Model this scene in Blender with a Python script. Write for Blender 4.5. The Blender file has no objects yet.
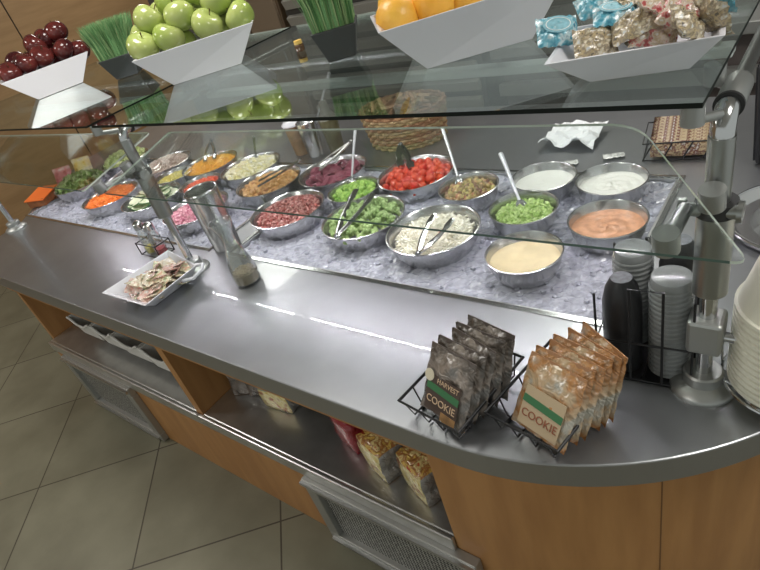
import bpy, bmesh, math, random
from mathutils import Vector, Matrix, Euler
random.seed(7)
PI = math.pi
SC = bpy.context.scene
COL = SC.collection

# ------------------------------------------------------------------ camera
cam_d = bpy.data.cameras.new('camera'); cam = bpy.data.objects.new('camera', cam_d); COL.objects.link(cam)
cX = Vector((.789, .152, -.595)).normalized()
cU = Vector((-.261, -.794, -.549)); cU = (cU - cU.dot(cX)*cX).normalized()
cY = cU.cross(cX)
R = Matrix((cX, cY, cU))                      # world = R @ (right, down, forward)
right = R @ Vector((1, 0, 0)); down = R @ Vector((0, 1, 0)); fwd = R @ Vector((0, 0, 1))
M = Matrix((right, -down, -fwd)).transposed().to_4x4()
M.translation = Vector((0, 0, 1.68))
cam.matrix_world = M
cam_d.sensor_width = 36; cam_d.lens = 557/760*36; cam_d.clip_start = .02
SC.camera = cam

# ------------------------------------------------------------------ light
SC.view_settings.view_transform = 'Standard'; SC.view_settings.look = 'None'
SC.view_settings.gamma = 1; SC.view_settings.use_curve_mapping = False
SC.view_settings.exposure = 0.52
W = bpy.data.worlds.new('world'); SC.world = W; W.use_nodes = True
W.node_tree.nodes['Background'].inputs[0].default_value = (.80, .84, .80, 1)
W.node_tree.nodes['Background'].inputs[1].default_value = .40

def area(name, loc, sx, sy, power, col, rot=(0, 0, 0)):
    l = bpy.data.lights.new(name, 'AREA'); l.shape = 'RECTANGLE'; l.size = sx; l.size_y = sy
    l.energy = power; l.color = col
    o = bpy.data.objects.new(name, l); o.location = loc; o.rotation_euler = rot; COL.objects.link(o); return o
CEIL = [(-1.5, -1.6), (-1.5, .9), (-3.6, -.4), (-4.1, 2.75), (.8, .8), (-.9, 2.6)]
for i, (x, y) in enumerate(CEIL):
    area('ceiling_lamp_light', (x, y, 2.70), .55, .55, 11, (1, .96, .90))

# ------------------------------------------------------------------ materials
def mat(name, col, rough=.5, metal=0, noise=0, nscale=20, bump=0, bscale=40, coat=0, spec=.5, col2=None, stretch=None, emit=None, estr=0, sss=0, island=None, alpha=None):
    m = bpy.data.materials.new(name); m.use_nodes = True
    nt = m.node_tree; b = nt.nodes['Principled BSDF']; L = nt.links
    b.inputs['Base Color'].default_value = (*col, 1); b.inputs['Roughness'].default_value = rough
    b.inputs['Metallic'].default_value = metal; b.inputs['Specular IOR Level'].default_value = spec
    b.inputs['Coat Weight'].default_value = coat
    tc = nt.nodes.new('ShaderNodeTexCoord'); mp = nt.nodes.new('ShaderNodeMapping'); L.new(tc.outputs['Object'], mp.inputs[0])
    if stretch: mp.inputs['Scale'].default_value = stretch
    if island:
        g = nt.nodes.new('ShaderNodeNewGeometry'); r = nt.nodes.new('ShaderNodeValToRGB')
        r.color_ramp.interpolation = 'LINEAR'
        e = r.color_ramp.elements
        while len(e) < len(island): e.new(.5)
        for i, c in enumerate(island):
            e[i].position = i/(len(island)-1); e[i].color = (*c, 1)
        L.new(g.outputs['Random Per Island'], r.inputs[0]); L.new(r.outputs[0], b.inputs['Base Color'])
    elif noise or col2:
        n = nt.nodes.new('ShaderNodeTexNoise'); n.inputs['Scale'].default_value = nscale; n.inputs['Detail'].default_value = 5
        L.new(mp.outputs[0], n.inputs[0])
        r = nt.nodes.new('ShaderNodeValToRGB')
        c2 = col2 or tuple(c*(1-noise) for c in col)
        r.color_ramp.elements[0].color = (*c2, 1); r.color_ramp.elements[1].color = (*col, 1)
        r.color_ramp.elements[0].position = .35; r.color_ramp.elements[1].position = .65
        L.new(n.outputs[0], r.inputs[0]); L.new(r.outputs[0], b.inputs['Base Color'])
    if bump:
        n2 = nt.nodes.new('ShaderNodeTexNoise'); n2.inputs['Scale'].default_value = bscale; n2.inputs['Detail'].default_value = 3
        L.new(mp.outputs[0], n2.inputs[0])
        bp = nt.nodes.new('ShaderNodeBump'); bp.inputs['Strength'].default_value = bump; bp.inputs['Distance'].default_value = .01
        L.new(n2.outputs[0], bp.inputs['Height']); L.new(bp.outputs[0], b.inputs['Normal'])
    if emit:
        b.inputs['Emission Color'].default_value = (*emit, 1); b.inputs['Emission Strength'].default_value = estr
    if sss:
        b.inputs['Subsurface Weight'].default_value = sss; b.inputs['Subsurface Radius'].default_value = (.01, .01, .01)
    if alpha is not None: b.inputs['Alpha'].default_value = alpha
    return m

def glassmat(name, tint=(.93, .97, .95), base=.04, rough=.0, power=5, refl=(1, 1, 1)):
    m = bpy.data.materials.new(name); m.use_nodes = True; nt = m.node_tree; nt.nodes.clear(); L = nt.links
    out = nt.nodes.new('ShaderNodeOutputMaterial'); mx = nt.nodes.new('ShaderNodeMixShader')
    tr = nt.nodes.new('ShaderNodeBsdfTransparent'); tr.inputs[0].default_value = (*tint, 1)
    gl = nt.nodes.new('ShaderNodeBsdfGlossy'); gl.inputs['Roughness'].default_value = rough; gl.inputs[0].default_value = (*refl, 1)
    lw = nt.nodes.new('ShaderNodeLayerWeight'); lw.inputs[0].default_value = .5
    p = nt.nodes.new('ShaderNodeMath'); p.operation = 'POWER'; p.inputs[1].default_value = power
    a = nt.nodes.new('ShaderNodeMath'); a.operation = 'MULTIPLY_ADD'; a.inputs[1].default_value = 1-base; a.inputs[2].default_value = base
    L.new(lw.outputs['Facing'], p.inputs[0]); L.new(p.outputs[0], a.inputs[0]); L.new(a.outputs[0], mx.inputs[0])
    L.new(tr.outputs[0], mx.inputs[1]); L.new(gl.outputs[0], mx.inputs[2]); L.new(mx.outputs[0], out.inputs[0])
    return m

def film(name, cols, scale=35, rough=.25, bump=.9):
    """printed crinkled plastic wrapper"""
    m = bpy.data.materials.new(name); m.use_nodes = True; nt = m.node_tree; b = nt.nodes['Principled BSDF']; L = nt.links
    tc = nt.nodes.new('ShaderNodeTexCoord'); n = nt.nodes.new('ShaderNodeTexNoise'); n.inputs['Scale'].default_value = scale; n.inputs['Detail'].default_value = 3
    L.new(tc.outputs['Object'], n.inputs[0]); r = nt.nodes.new('ShaderNodeValToRGB'); r.color_ramp.interpolation = 'EASE'
    e = r.color_ramp.elements
    while len(e) < len(cols): e.new(.5)
    for i, c in enumerate(cols): e[i].position = .3+.4*i/(len(cols)-1); e[i].color = (*c, 1)
    L.new(n.outputs[0], r.inputs[0]); L.new(r.outputs[0], b.inputs['Base Color'])
    b.inputs['Roughness'].default_value = rough; b.inputs['Coat Weight'].default_value = .6; b.inputs['Coat Roughness'].default_value = .12
    v = nt.nodes.new('ShaderNodeTexNoise'); v.inputs['Scale'].default_value = 38; v.inputs['Detail'].default_value = 2; v.inputs['Distortion'].default_value = 1.2; L.new(tc.outputs['Object'], v.inputs[0])
    bp = nt.nodes.new('ShaderNodeBump'); bp.inputs['Strength'].default_value = bump; bp.inputs['Distance'].default_value = .010
    L.new(v.outputs[0], bp.inputs['Height']); L.new(bp.outputs[0], b.inputs['Normal'])
    return m

STEEL = mat('brushed_steel', (.60, .61, .61), .30, .95, noise=.12, nscale=30, stretch=(1, 12, 12))
COUNTER = mat('counter_steel', (.34, .35, .365), .36, .85, noise=.10, nscale=6, coat=.35)
COUNTER.node_tree.nodes['Principled BSDF'].inputs['Coat Roughness'].default_value = .015
EDGE_ST = mat('edge_steel', (.36, .36, .36), .38, .9)
BOWLST = mat('bowl_steel', (.62, .62, .62), .24, .95)
SHELFST = mat('shelf_steel', (.62, .62, .61), .33, .9, noise=.15, nscale=15)
POSTST = mat('post_steel', (.36, .37, .36), .30, .95)
DULL = mat('cast_metal', (.36, .37, .36), .42, .8)
CHROME = mat('polished_steel', (.62, .63, .64), .16, 1)
BLACK = mat('black_plastic', (.018, .018, .02), .4)
BLACKW = mat('black_wire', (.02, .02, .022), .35, .3)
RUBBER = mat('black_rubber', (.02, .02, .02), .6)
WOOD = mat('maple_laminate', (.43, .215, .075), .42, noise=.3, col2=(.35, .165, .055), nscale=5, stretch=(5, 5, .7), bump=.02)
WALLWOOD = mat('brown_wood_panel', (.40, .25, .12), .5, col2=(.32, .195, .09), nscale=4, stretch=(1, .6, 6))
WHITE = mat('white_melamine', (.74, .74, .79), .22, coat=.3)
BINW = mat('white_bin_plastic', (.62, .61, .58), .4)
CREAM = mat('cream_plastic', (.80, .78, .66), .35)
GLASS = glassmat('shelf_glass', (.90, .93, .92), .05, power=3.4, refl=(.86, .92, .90))
GUARD = glassmat('guard_glass', (.95, .97, .96), .03, power=4.5, refl=(.9, .93, .92))
JARG = glassmat('jar_glass', (.92, .94, .93), .10, rough=.06, power=2.5)
CLEARP = mat('clear_plastic', (.36, .38, .38), .2, coat=.5, alpha=.6)
GEDGE_D = mat('dark_glass_edge', (.006, .010, .008), .5, spec=.2)
GEDGE_L = mat('pale_glass_edge', (.70, .78, .70), .15)
GEDGE_G = mat('green_glass_edge', (.09, .15, .13), .2)
GRASS = mat('grass_blades', (.10, .42, .09), .5, island=[(.10, .26, .09), (.20, .42, .17), (.40, .52, .26)])
POTB = mat('dark_grey_pot', (.045, .05, .05), .55)

# ------------------------------------------------------------------ mesh builder
class MB:
    def __init__(s): s.v = []; s.f = []; s.m = []
    def add(s, vs, fs, mi=0):
        o = len(s.v); s.v += [tuple(v) for v in vs]; s.f += [tuple(i+o for i in f) for f in fs]; s.m += [mi]*len(fs); return s
    def box(s, c, d, rot=None, mi=0, taper=1):
        x, y, z = [a/2 for a in d]; vs = []
        for sz in (-1, 1):
            k = taper if sz < 0 else 1
            for sx, sy in ((-1, -1), (1, -1), (1, 1), (-1, 1)): vs.append(Vector((sx*x*k, sy*y*k, sz*z)))
        if rot is not None:
            r = rot if isinstance(rot, Matrix) else Euler(rot).to_matrix(); vs = [r @ v for v in vs]
        c = Vector(c); vs = [v+c for v in vs]
        return s.add(vs, [(3, 2, 1, 0), (4, 5, 6, 7), (0, 1, 5, 4), (1, 2, 6, 5), (2, 3, 7, 6), (3, 0, 4, 7)], mi)
    def hexa(s, P, mi=0):      # 4 bottom pts ccw, 4 top pts ccw
        return s.add(P, [(3, 2, 1, 0), (4, 5, 6, 7), (0, 1, 5, 4), (1, 2, 6, 5), (2, 3, 7, 6), (3, 0, 4, 7)], mi)
    def tube(s, path, r, n=8, mi=0, caps=True, closed=False):
        P = [Vector(p) for p in path]; N = len(P); rs = r if isinstance(r, (list, tuple)) else [r]*N
        vs = []; up = None
        for i, p in enumerate(P):
            if closed: t = P[(i+1) % N]-P[i-1]
            else: t = P[min(i+1, N-1)]-P[max(i-1, 0)]
            t = t.normalized()
            if up is None:
                up = Vector((0, 0, 1)) if abs(t.z) < .9 else Vector((1, 0, 0))
            a = t.cross(up)
            if a.length < 1e-4: a = t.cross(Vector((0, 1, 0)))
            a.normalize(); b = a.cross(t).normalized(); up = b
            for k in range(n):
                an = 2*PI*k/n; vs.append(p + (a*math.cos(an)+b*math.sin(an))*rs[i])
        fs = []
        for i in range(N if closed else N-1):
            j = (i+1) % N
            for k in range(n):
                l = (k+1) % n; fs.append((i*n+k, i*n+l, j*n+l, j*n+k))
        if caps and not closed: fs += [tuple(range(n))[::-1], tuple((N-1)*n+k for k in range(n))]
        return s.add(vs, fs, mi)
    def lathe(s, prof, c=(0, 0, 0), n=32, mi=0, rot=None, caps=True):
        c = Vector(c); vs = []; fs = []
        r = rot if rot is None or isinstance(rot, Matrix) else Euler(rot).to_matrix()
        for (ra, z) in prof:
            for k in range(n):
                a = 2*PI*k/n; v = Vector((ra*math.cos(a), ra*math.sin(a), z))
                if r is not None: v = r @ v
                vs.append(v+c)
        for i in range(len(prof)-1):
            for k in range(n):
                l = (k+1) % n; fs.append((i*n+k, i*n+l, (i+1)*n+l, (i+1)*n+k))
        if caps and prof[0][0] > 1e-5: fs.append(tuple(range(n))[::-1])
        if caps and prof[-1][0] > 1e-5: fs.append(tuple((len(prof)-1)*n+k for k in range(n)))
        return s.add(vs, fs, mi)
    def ball(s, c, r, seg=8, rings=5, sc=(1, 1, 1), rot=None, mi=0, jit=0):
        c = Vector(c); vs = [Vector((0, 0, 1))]
        for i in range(1, rings):
            for k in range(seg):
                a = 2*PI*k/seg; b = PI*i/rings; vs.append(Vector((math.sin(b)*math.cos(a), math.sin(b)*math.sin(a), math.cos(b))))
        vs.append(Vector((0, 0, -1)))
        if jit: vs = [v*(1+random.uniform(-jit, jit)) for v in vs]
        q = Euler(rot).to_matrix() if rot else None
        out = []
        for v in vs:
            v = Vector((v.x*sc[0], v.y*sc[1], v.z*sc[2]))*r
            if q: v = q @ v
            out.append(v+c)
        fs = [(0, 1+k, 1+(k+1) % seg) for k in range(seg)]
        for i in range(rings-2):
            for k in range(seg):
                l = (k+1) % seg; a = 1+i*seg; fs.append((a+k, a+seg+k, a+seg+l, a+l))
        a = 1+(rings-2)*seg; fs += [(a+k, len(vs)-1, a+(k+1) % seg) for k in range(seg)]
        return s.add(out, fs, mi)
    def build(s, name, mats, parent=None, smooth=False, loc=None, bevel=0):
        me = bpy.data.meshes.new(name); me.from_pydata([tuple(v) for v in s.v], [], s.f)
        mats = mats if isinstance(mats, (list, tuple)) else [mats]
        for m in mats: me.materials.append(m)
        if len(mats) > 1: me.polygons.foreach_set('material_index', s.m)
        me.update()
        bm = bmesh.new(); bm.from_mesh(me); bmesh.ops.recalc_face_normals(bm, faces=bm.faces); bm.to_mesh(me); bm.free()
        o = bpy.data.objects.new(name, me); COL.objects.link(o)
        if loc is not None:
            o.location = loc
        if parent: o.parent = parent
        if smooth:
            me.polygons.foreach_set('use_smooth', [True]*len(me.polygons))
            try: me.set_sharp_from_angle(angle=math.radians(40))
            except Exception: pass
        if bevel:
            b = o.modifiers.new('bevel', 'BEVEL'); b.width = bevel; b.segments = 2; b.limit_method = 'ANGLE'
        return o
# meshes are built in the thing's local frame; the Empty carries its place
def thing(name, label, cat, loc=(0, 0, 0), rz=0, group=None):
    o = bpy.data.objects.new(name, None); COL.objects.link(o); o.empty_display_size = .02
    o.location = loc; o.rotation_euler = (0, 0, rz); return tag(o, label, cat, group)
def tag(o, label=None, cat=None, group=None, kind=None):
    if label: o['label'] = label
    if cat: o['category'] = cat
    if group: o['group'] = group
    if kind: o['kind'] = kind
    return o
def struct(o): o['kind'] = 'structure'; return o
def dup(o, loc=None, rot=None, label=None, group=None, parent=None):
    c = o.copy(); COL.objects.link(c)
    if parent: c.parent = parent
    if loc is not None: c.location = loc
    if rot is not None: c.rotation_euler = rot
    if label: c['label'] = label
    if group: c['group'] = group
    for ch in list(o.children): dup(ch, parent=c)
    return c
def text(s_, name, size, m, parent, loc, rot, label=None):
    cu = bpy.data.curves.new(name, 'FONT'); cu.body = s_; cu.size = size; cu.align_x = 'CENTER'; cu.align_y = 'CENTER'; cu.extrude = .0003
    tmp = bpy.data.objects.new(name+'_tmp', cu); COL.objects.link(tmp)
    bpy.context.view_layer.update()
    me = bpy.data.meshes.new_from_object(tmp.evaluated_get(bpy.context.evaluated_depsgraph_get()))
    bpy.data.objects.remove(tmp); bpy.data.curves.remove(cu)
    me.materials.clear(); me.materials.append(m)
    o = bpy.data.objects.new(name, me); COL.objects.link(o); o.parent = parent; o.location = loc; o.rotation_euler = rot
    return o

# ================================================================== ROOM
T = .88            # counter top
m = bpy.data.materials.new('floor_tile'); m.use_nodes = True; nt = m.node_tree; L = nt.links; b = nt.nodes['Principled BSDF']
g = nt.nodes.new('ShaderNodeNewGeometry'); sp = nt.nodes.new('ShaderNodeSeparateXYZ'); L.new(g.outputs['Position'], sp.inputs[0])
def mth(op, a, b_=None, c_=None):
    n = nt.nodes.new('ShaderNodeMath'); n.operation = op
    for i, q in enumerate((a, b_, c_)):
        if q is None: continue
        if isinstance(q, (int, float)): n.inputs[i].default_value = q
        else: L.new(q, n.inputs[i])
    return n.outputs[0]
gr = []
cells = []
for s1, off in ((1, 1.736), (-1, -1.849)):
    e_ = mth('ADD' if s1 > 0 else 'SUBTRACT', sp.outputs[1], sp.outputs[0]) if s1 < 0 else mth('ADD', sp.outputs[0], sp.outputs[1])
    u = mth('MULTIPLY_ADD', e_, .70711/.5615, off/.5615)
    fr = mth('FRACT', u); d_ = mth('MINIMUM', fr, mth('SUBTRACT', 1.0, fr)); gr.append(mth('LESS_THAN', d_, .0055)); cells.append(mth('FLOOR', u))
grout = mth('MAXIMUM', gr[0], gr[1])
cell = mth('FRACT', mth('MULTIPLY', mth('SINE', mth('ADD', mth('MULTIPLY', cells[0], 12.98), mth('MULTIPLY', cells[1], 78.2))), 43.7))
nz = nt.nodes.new('ShaderNodeTexNoise'); nz.inputs['Scale'].default_value = 4; nz.inputs['Detail'].default_value = 8; L.new(g.outputs['Position'], nz.inputs[0])
r = nt.nodes.new('ShaderNodeValToRGB'); r.color_ramp.elements[0].color = (.150, .140, .095, 1); r.color_ramp.elements[1].color = (.215, .205, .145, 1)
r.color_ramp.elements[0].position = .3; r.color_ramp.elements[1].position = .7
L.new(mth('ADD', nz.outputs[0], mth('MULTIPLY', cell, .12)), r.inputs[0])
mx = nt.nodes.new('ShaderNodeMixRGB'); mx.inputs[2].default_value = (.055, .045, .03, 1); L.new(grout, mx.inputs[0]); L.new(r.outputs[0], mx.inputs[1])
L.new(mx.outputs[0], b.inputs['Base Color']); b.inputs['Roughness'].default_value = .45
FLOOR = m
PLASTER = mat('plaster', (.55, .52, .46), .9, noise=.05)
CEILM = mat('ceiling_paint', (.62, .61, .58), .9, noise=.04)
DARKW = mat('dark_grey_wall', (.105, .105, .10), .6, noise=.2, nscale=3)
struct(MB().box((-1.8, .3, -.05), (7.4, 6.6, .1)).build('floor', FLOOR))
struct(MB().box((-1.8, .3, 2.80), (7.4, 6.6, .1)).build('ceiling', CEILM))
w = struct(MB().box((-5.4, .3, 1.35), (.1, 6.6, 2.8)).build('wall_left', WALLWOOD))
mb = MB()
for y in (-.85, .7, 2.245): mb.box((-5.348, y, 1.4), (.006, .008, 2.75))
struct(mb.build('trim_1', mat('panel_seam', (.03, .018, .01), .8)))
struct(MB().box((-1.8, 3.55, 1.35), (7.2, .1, 2.8)).build('wall_back', DARKW))
# ceiling lights
LAMP = mat('lamp_diffuser', (.9, .9, .88), .5, emit=(1, .97, .92), estr=2.5)
for i, (x, y) in enumerate(CEIL):
    o = thing('ceiling_light', 'square recessed ceiling light panel above the room', 'light', (x, y, 2.72), 0, 'ceiling light panels')
    MB().box((0, 0, .01), (.66, .66, .03)).build('frame', CEILM, o)
    MB().box((0, 0, -.008), (.58, .58, .006)).build('diffuser', LAMP, o)

# ================================================================== BAR
def arc(cx, cy, r, a0, a1, n): return [(cx+r*math.cos(math.radians(a0+(a1-a0)*i/n)), cy+r*math.sin(math.radians(a0+(a1-a0)*i/n))) for i in range(n+1)]
outer = arc(-2.75, .80, .32, 180, 270, 12) + arc(-.47, 1.08, .60, -90, 0, 32) + [(.13, 2.05), (-3.62, 2.05), (-3.62, 1.45), (-3.30, 1.02)]
WR = (-1.50, -.297, .87, 1.487); WL = (-3.13, -1.62, .87, 1.49)
def rect(w): x0, x1, y0, y1 = w; return [(x0, y0), (x1, y0), (x1, y1), (x0, y1)]
POTC = (-.005, 1.305)
hole_loops = [rect(WR), rect(WL), [(POTC[0]+.115*math.cos(a*PI/16), POTC[1]+.115*math.sin(a*PI/16)) for a in range(32)]]
def plate(name, loops, z0, z1, mats, parent=None, bevel=0):
    bm = bmesh.new(); es = []
    for lp in loops:
        vs = [bm.verts.new((x, y, z1)) for x, y in lp]
        for i in range(len(vs)): es.append(bm.edges.new((vs[i], vs[(i+1) % len(vs)])))
    r = bmesh.ops.triangle_fill(bm, use_beauty=True, edges=es)
    fs = [f for f in r['geom'] if isinstance(f, bmesh.types.BMFace)]
    bmesh.ops.recalc_face_normals(bm, faces=fs)
    ex = bmesh.ops.extrude_face_region(bm, geom=fs)
    vv = [v for v in ex['geom'] if isinstance(v, bmesh.types.BMVert)]
    bmesh.ops.translate(bm, vec=(0, 0, z0-z1), verts=vv)
    bmesh.ops.recalc_face_normals(bm, faces=bm.faces)
    for f in bm.faces:
        if len(mats) > 1 and abs(f.normal.z) < .5: f.material_index = 1
    me = bpy.data.meshes.new(name); bm.to_mesh(me); bm.free()
    for m in mats: me.materials.append(m)
    o = bpy.data.objects.new(name, me); COL.objects.link(o)
    if parent: o.parent = parent
    if bevel:
        b_ = o.modifiers.new('bevel', 'BEVEL'); b_.width = bevel; b_.segments = 2; b_.limit_method = 'ANGLE'; b_.angle_limit = math.radians(50)
    return o
ct = plate('countertop', [outer]+hole_loops, .822, T, [COUNTER, EDGE_ST], bevel=.003)
tag(ct, 'long stainless steel salad bar countertop with rounded end corner', 'countertop')

cab = thing('bar_cabinet', 'maple laminate cabinet with two open bays under the steel countertop', 'cabinet', (0, 0, 0))
MB().box((-1.7225, .55, .7665), (2.295, .02, .111)).build('front_rail', WOOD, cab)
MB().box((-1.7225, .55, .173), (2.295, .02, .344)).build('base_panel', WOOD, cab)
MB().box((-2.855, .775, .411), (.03, .43, .820)).build('side_panel', WOOD, cab)
MB().box((-1.62, .7655, .5255), (.04, .449, .371)).build('divider', WOOD, cab)
MB().box((-.5625, .775, .411), (.025, .43, .820)).build('side_panel', WOOD, cab)
MB().box((-1.72, .995, .42), (2.30, .02, .80)).build('back_panel', mat('dark_laminate', (.10, .075, .055), .6), cab)
mb = MB(); ap = [(-.575, .54)] + arc(-.47, 1.08, .54, -90, 0, 32) + [(.07, 1.95)]
for i in range(len(ap)-1):
    (xa, ya), (xb, yb) = ap[i], ap[i+1]; t = Vector((xb-xa, yb-ya, 0)).normalized(); n_ = Vector((-t.y, t.x, 0))*.018
    P = [Vector((xa, ya, .0)), Vector((xb, yb, .0)), Vector((xb, yb, 0))+n_, Vector((xa, ya, 0))+n_]
    mb.hexa(P+[p+Vector((0, 0, .821)) for p in P])
mb.build('curved_panel', WOOD, cab)
a_ = math.radians(-52.3); px_, py_ = -.47+.5405*math.cos(a_), 1.08+.5405*math.sin(a_)
MB().box((px_, py_, .41), (.0016, .0014, .82), (0, 0, a_+PI/2)).build('panel_seam', mat('seam_dark', (.16, .08, .03), .8), cab)
for x0, x1 in ((-2.84, -1.64), (-1.60, -.575)):
    e0 = x0 if x0 < -2 else x0-.018; e1 = x1+.018 if x0 < -2 else x1
    mb = MB().box(((x0+x1)/2, .765, .385), (x1-x0, .45, .02)).box(((e0+e1)/2, .533, .370), (e1-e0, .014, .05))
    mb.build('shelf', SHELFST, cab, bevel=.004)
MB().box((-2.24, .84, .4415), (1.19, .30, .006)).build('bin_ledge', SHELFST, cab)
# air grilles
PERF = bpy.data.materials.new('perforated_metal'); PERF.use_nodes = True; nt = PERF.node_tree; L = nt.links; b = nt.nodes['Principled BSDF']
tc = nt.nodes.new('ShaderNodeTexCoord'); ck = nt.nodes.new('ShaderNodeTexVoronoi'); ck.inputs['Scale'].default_value = 80; ck.inputs['Randomness'].default_value = .15
L.new(tc.outputs['Object'], ck.inputs[0]); r = nt.nodes.new('ShaderNodeValToRGB')
r.color_ramp.elements[0].color = (.015, .015, .015, 1); r.color_ramp.elements[1].color = (.50, .50, .48, 1); r.color_ramp.elements[0].position = .36; r.color_ramp.elements[1].position = .50
L.new(ck.outputs['Distance'], r.inputs[0]); L.new(r.outputs[0], b.inputs['Base Color']); b.inputs['Roughness'].default_value = .45; b.inputs['Metallic'].default_value = .5
GRF = mat('grille_frame_metal', (.42, .42, .40), .42, .75)
def grille(x0, x1, z0, z1, label):
    o = thing('air_grille', label, 'grille', ((x0+x1)/2, .54, z0)); w = x1-x0; h = z1-z0
    fb = MB(); q = .045
    fb.box((0, -.014, h-q/2), (w, .028, q)).box((0, -.014, q/2), (w, .028, q))
    fb.box((-w/2+q/2, -.014, h/2), (q, .028, h-2*q)).box((w/2-q/2, -.014, h/2), (q, .028, h-2*q))
    fb.build('frame', GRF, o, bevel=.003)
    MB().box((0, -.033, h-.012), (w, .010, .012)).box((0, -.033, q*.55), (w*.96, .010, .008)).build('lip', STEEL, o)
    MB().box((0, -.006, h/2), (w-2*q, .008, h-2*q)).build('mesh_panel', PERF, o)
grille(-1.11, -.512, .012, .345, 'large metal air grille with perforated mesh in the cabinet base near the curved end')
grille(-2.74, -2.13, .012, .345, 'metal air grille with perforated mesh low at the far left of the cabinet')

# ice wells
ICE = bpy.data.materials.new('crushed_ice'); ICE.use_nodes = True; nt = ICE.node_tree; L = nt.links; b = nt.nodes['Principled BSDF']
b.inputs['Base Color'].default_value = (.62, .65, .72, 1); b.inputs['Roughness'].default_value = .12; b.inputs['Subsurface Weight'].default_value = .3; b.inputs['Subsurface Radius'].default_value = (.02, .02, .02)
tc = nt.nodes.new('ShaderNodeTexCoord'); v = nt.nodes.new('ShaderNodeTexVoronoi'); v.inputs['Scale'].default_value = 85; L.new(tc.outputs['Object'], v.inputs[0])
bp = nt.nodes.new('ShaderNodeBump'); bp.inputs['Strength'].default_value = .45; bp.inputs['Distance'].default_value = .006; L.new(v.outputs[0], bp.inputs['Height']); L.new(bp.outputs[0], b.inputs['Normal'])
r = nt.nodes.new('ShaderNodeValToRGB'); r.color_ramp.elements[0].color = (.50, .51, .58, 1); r.color_ramp.elements[1].color = (.42, .43, .50, 1); L.new(v.outputs['Distance'], r.inputs[0]); r.color_ramp.elements[1].position=.8
L.new(r.outputs[0], b.inputs['Base Color'])
for w_, lab in ((WR, 'right'), (WL, 'left')):
    x0, x1, y0, y1 = w_
    o = thing('ice_well', 'recessed steel ice well holding the %s group of salad bowls' % lab, 'ice well', ((x0+x1)/2, (y0+y1)/2, .74))
    hx, hy = (x1-x0)/2, (y1-y0)/2; mb = MB()
    mb.box((0, 0, -.005), (2*hx, 2*hy, .01))
    for sx in (-1, 1): mb.box((sx*(hx-.004), 0, .071), (.006, 2*hy-.004, .138))
    for sy in (-1, 1): mb.box((0, sy*(hy-.004), .071), (2*hx-.004, .006, .138))
    mb.build('pan', STEEL, o)
    mb = MB(); q = .012
    for sx in (-1, 1): mb.box((sx*(hx+q/2), 0, .1418), (q, 2*hy+2*q, .003))
    for sy in (-1, 1): mb.box((0, sy*(hy+q/2), .1418), (2*hx, q, .003))
    mb.build('rim', CHROME, o)
    # ice bed
    nx, ny = int((x1-x0)/.012), int((y1-y0)/.012); vs = []; fs = []
    for j in range(ny+1):
        for i in range(nx+1):
            vs.append((x0+.009+(x1-x0-.018)*i/nx, y0+.009+(y1-y0-.018)*j/ny, .871+random.uniform(-.005, .005)))
    for j in range(ny):
        for i in range(nx): a = j*(nx+1)+i; fs.append((a, a+1, a+nx+2, a+nx+1))
    ib = MB().add(vs, fs)
    for k in range(350):
        x = random.uniform(x0+.02, x1-.02); y = random.uniform(y0+.02, y1-.02); s_ = random.uniform(.004, .009)
        ib.ball((x, y, .872), s_, 5, 3, jit=.3)
    tag(ib.build('crushed_ice', ICE), 'bed of crushed ice around the bowls in the %s well' % lab, 'ice', kind='stuff')

# ------------------------------------------------------------------ bowls
def bowl_mesh(r, h=.085):
    p = [(r*.45, -h), (r*.62, -h+.004), (r*.80, -h*.72), (r*.92, -h*.38), (r*.965, -.004), (r, -.001), (r+.001, .002), (r-.002, .003), (r*.945, -.002), (r*.90, -h*.38), (r*.78, -h*.68), (r*.60, -h+.008), (0, -h+.006)]
    mb = MB().lathe(p, n=56); return mb
RIM = .93
bigm = bowl_mesh(.131).build('salad_bowl', BOWLST, smooth=True); smallm = bowl_mesh(.091, .075).build('salad_bowl', BOWLST, smooth=True)
used = {}
def bowl(x, y, big, label):
    src = bigm if big else smallm
    if not used.get(src.name): used[src.name] = 1; o = src; o.location = (x, y, RIM)
    else: o = dup(src, (x, y, RIM))
    tag(o, label, 'bowl', 'large steel bowls in the ice wells' if big else 'small steel bowls in the ice wells'); return o

def dome(r, x, y, h): return h*max(0, 1-(x*x+y*y)/(r*r))
def heap(name, x, y, r, label, cat, m, gen, n, top=.012, depth=.022, basecol=None, seed=1):
    """a heap of tiny pieces over a mound"""
    random.seed(seed); mb = MB(); R_ = r*.90
    prof = [(R_*.86, -depth-.02), (R_*.93, -depth), (R_*.7, -depth+top*.55), (R_*.4, -depth+top*.85), (0, -depth+top)]
    mb.lathe(prof, n=32)
    for k in range(n):
        a = random.uniform(0, 2*PI); q = math.sqrt(random.random())*R_*.93; px, py = q*math.cos(a), q*math.sin(a)
        gen(mb, px, py, -depth+dome(R_, px, py, top)+random.uniform(-.001, .004))
    o = mb.build(name, m, smooth=False, loc=(x, y, RIM)); tag(o, label, cat, kind='stuff'); random.seed(7); return o
rr = lambda a=PI: (random.uniform(-a, a), random.uniform(-a, a), random.uniform(-PI, PI))
def shred(l, w, tilt=.5): return lambda mb, x, y, z: mb.box((x, y, z+.002), (l*random.uniform(.6, 1.2), w, w), (random.uniform(-tilt, tilt), random.uniform(-tilt, tilt), random.uniform(0, PI)))
def chunk(s_): return lambda mb, x, y, z: mb.box((x, y, z+s_*.3), (s_*random.uniform(.7, 1.3), s_*random.uniform(.6, 1.1), s_*random.uniform(.5, 1)), rr())
def blob(s_, sc=(1, 1, .8), jit=.1, seg=7): return lambda mb, x, y, z: mb.ball((x, y, z+s_*.3), s_, seg, 4, sc=sc, rot=rr(), jit=jit)
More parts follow.
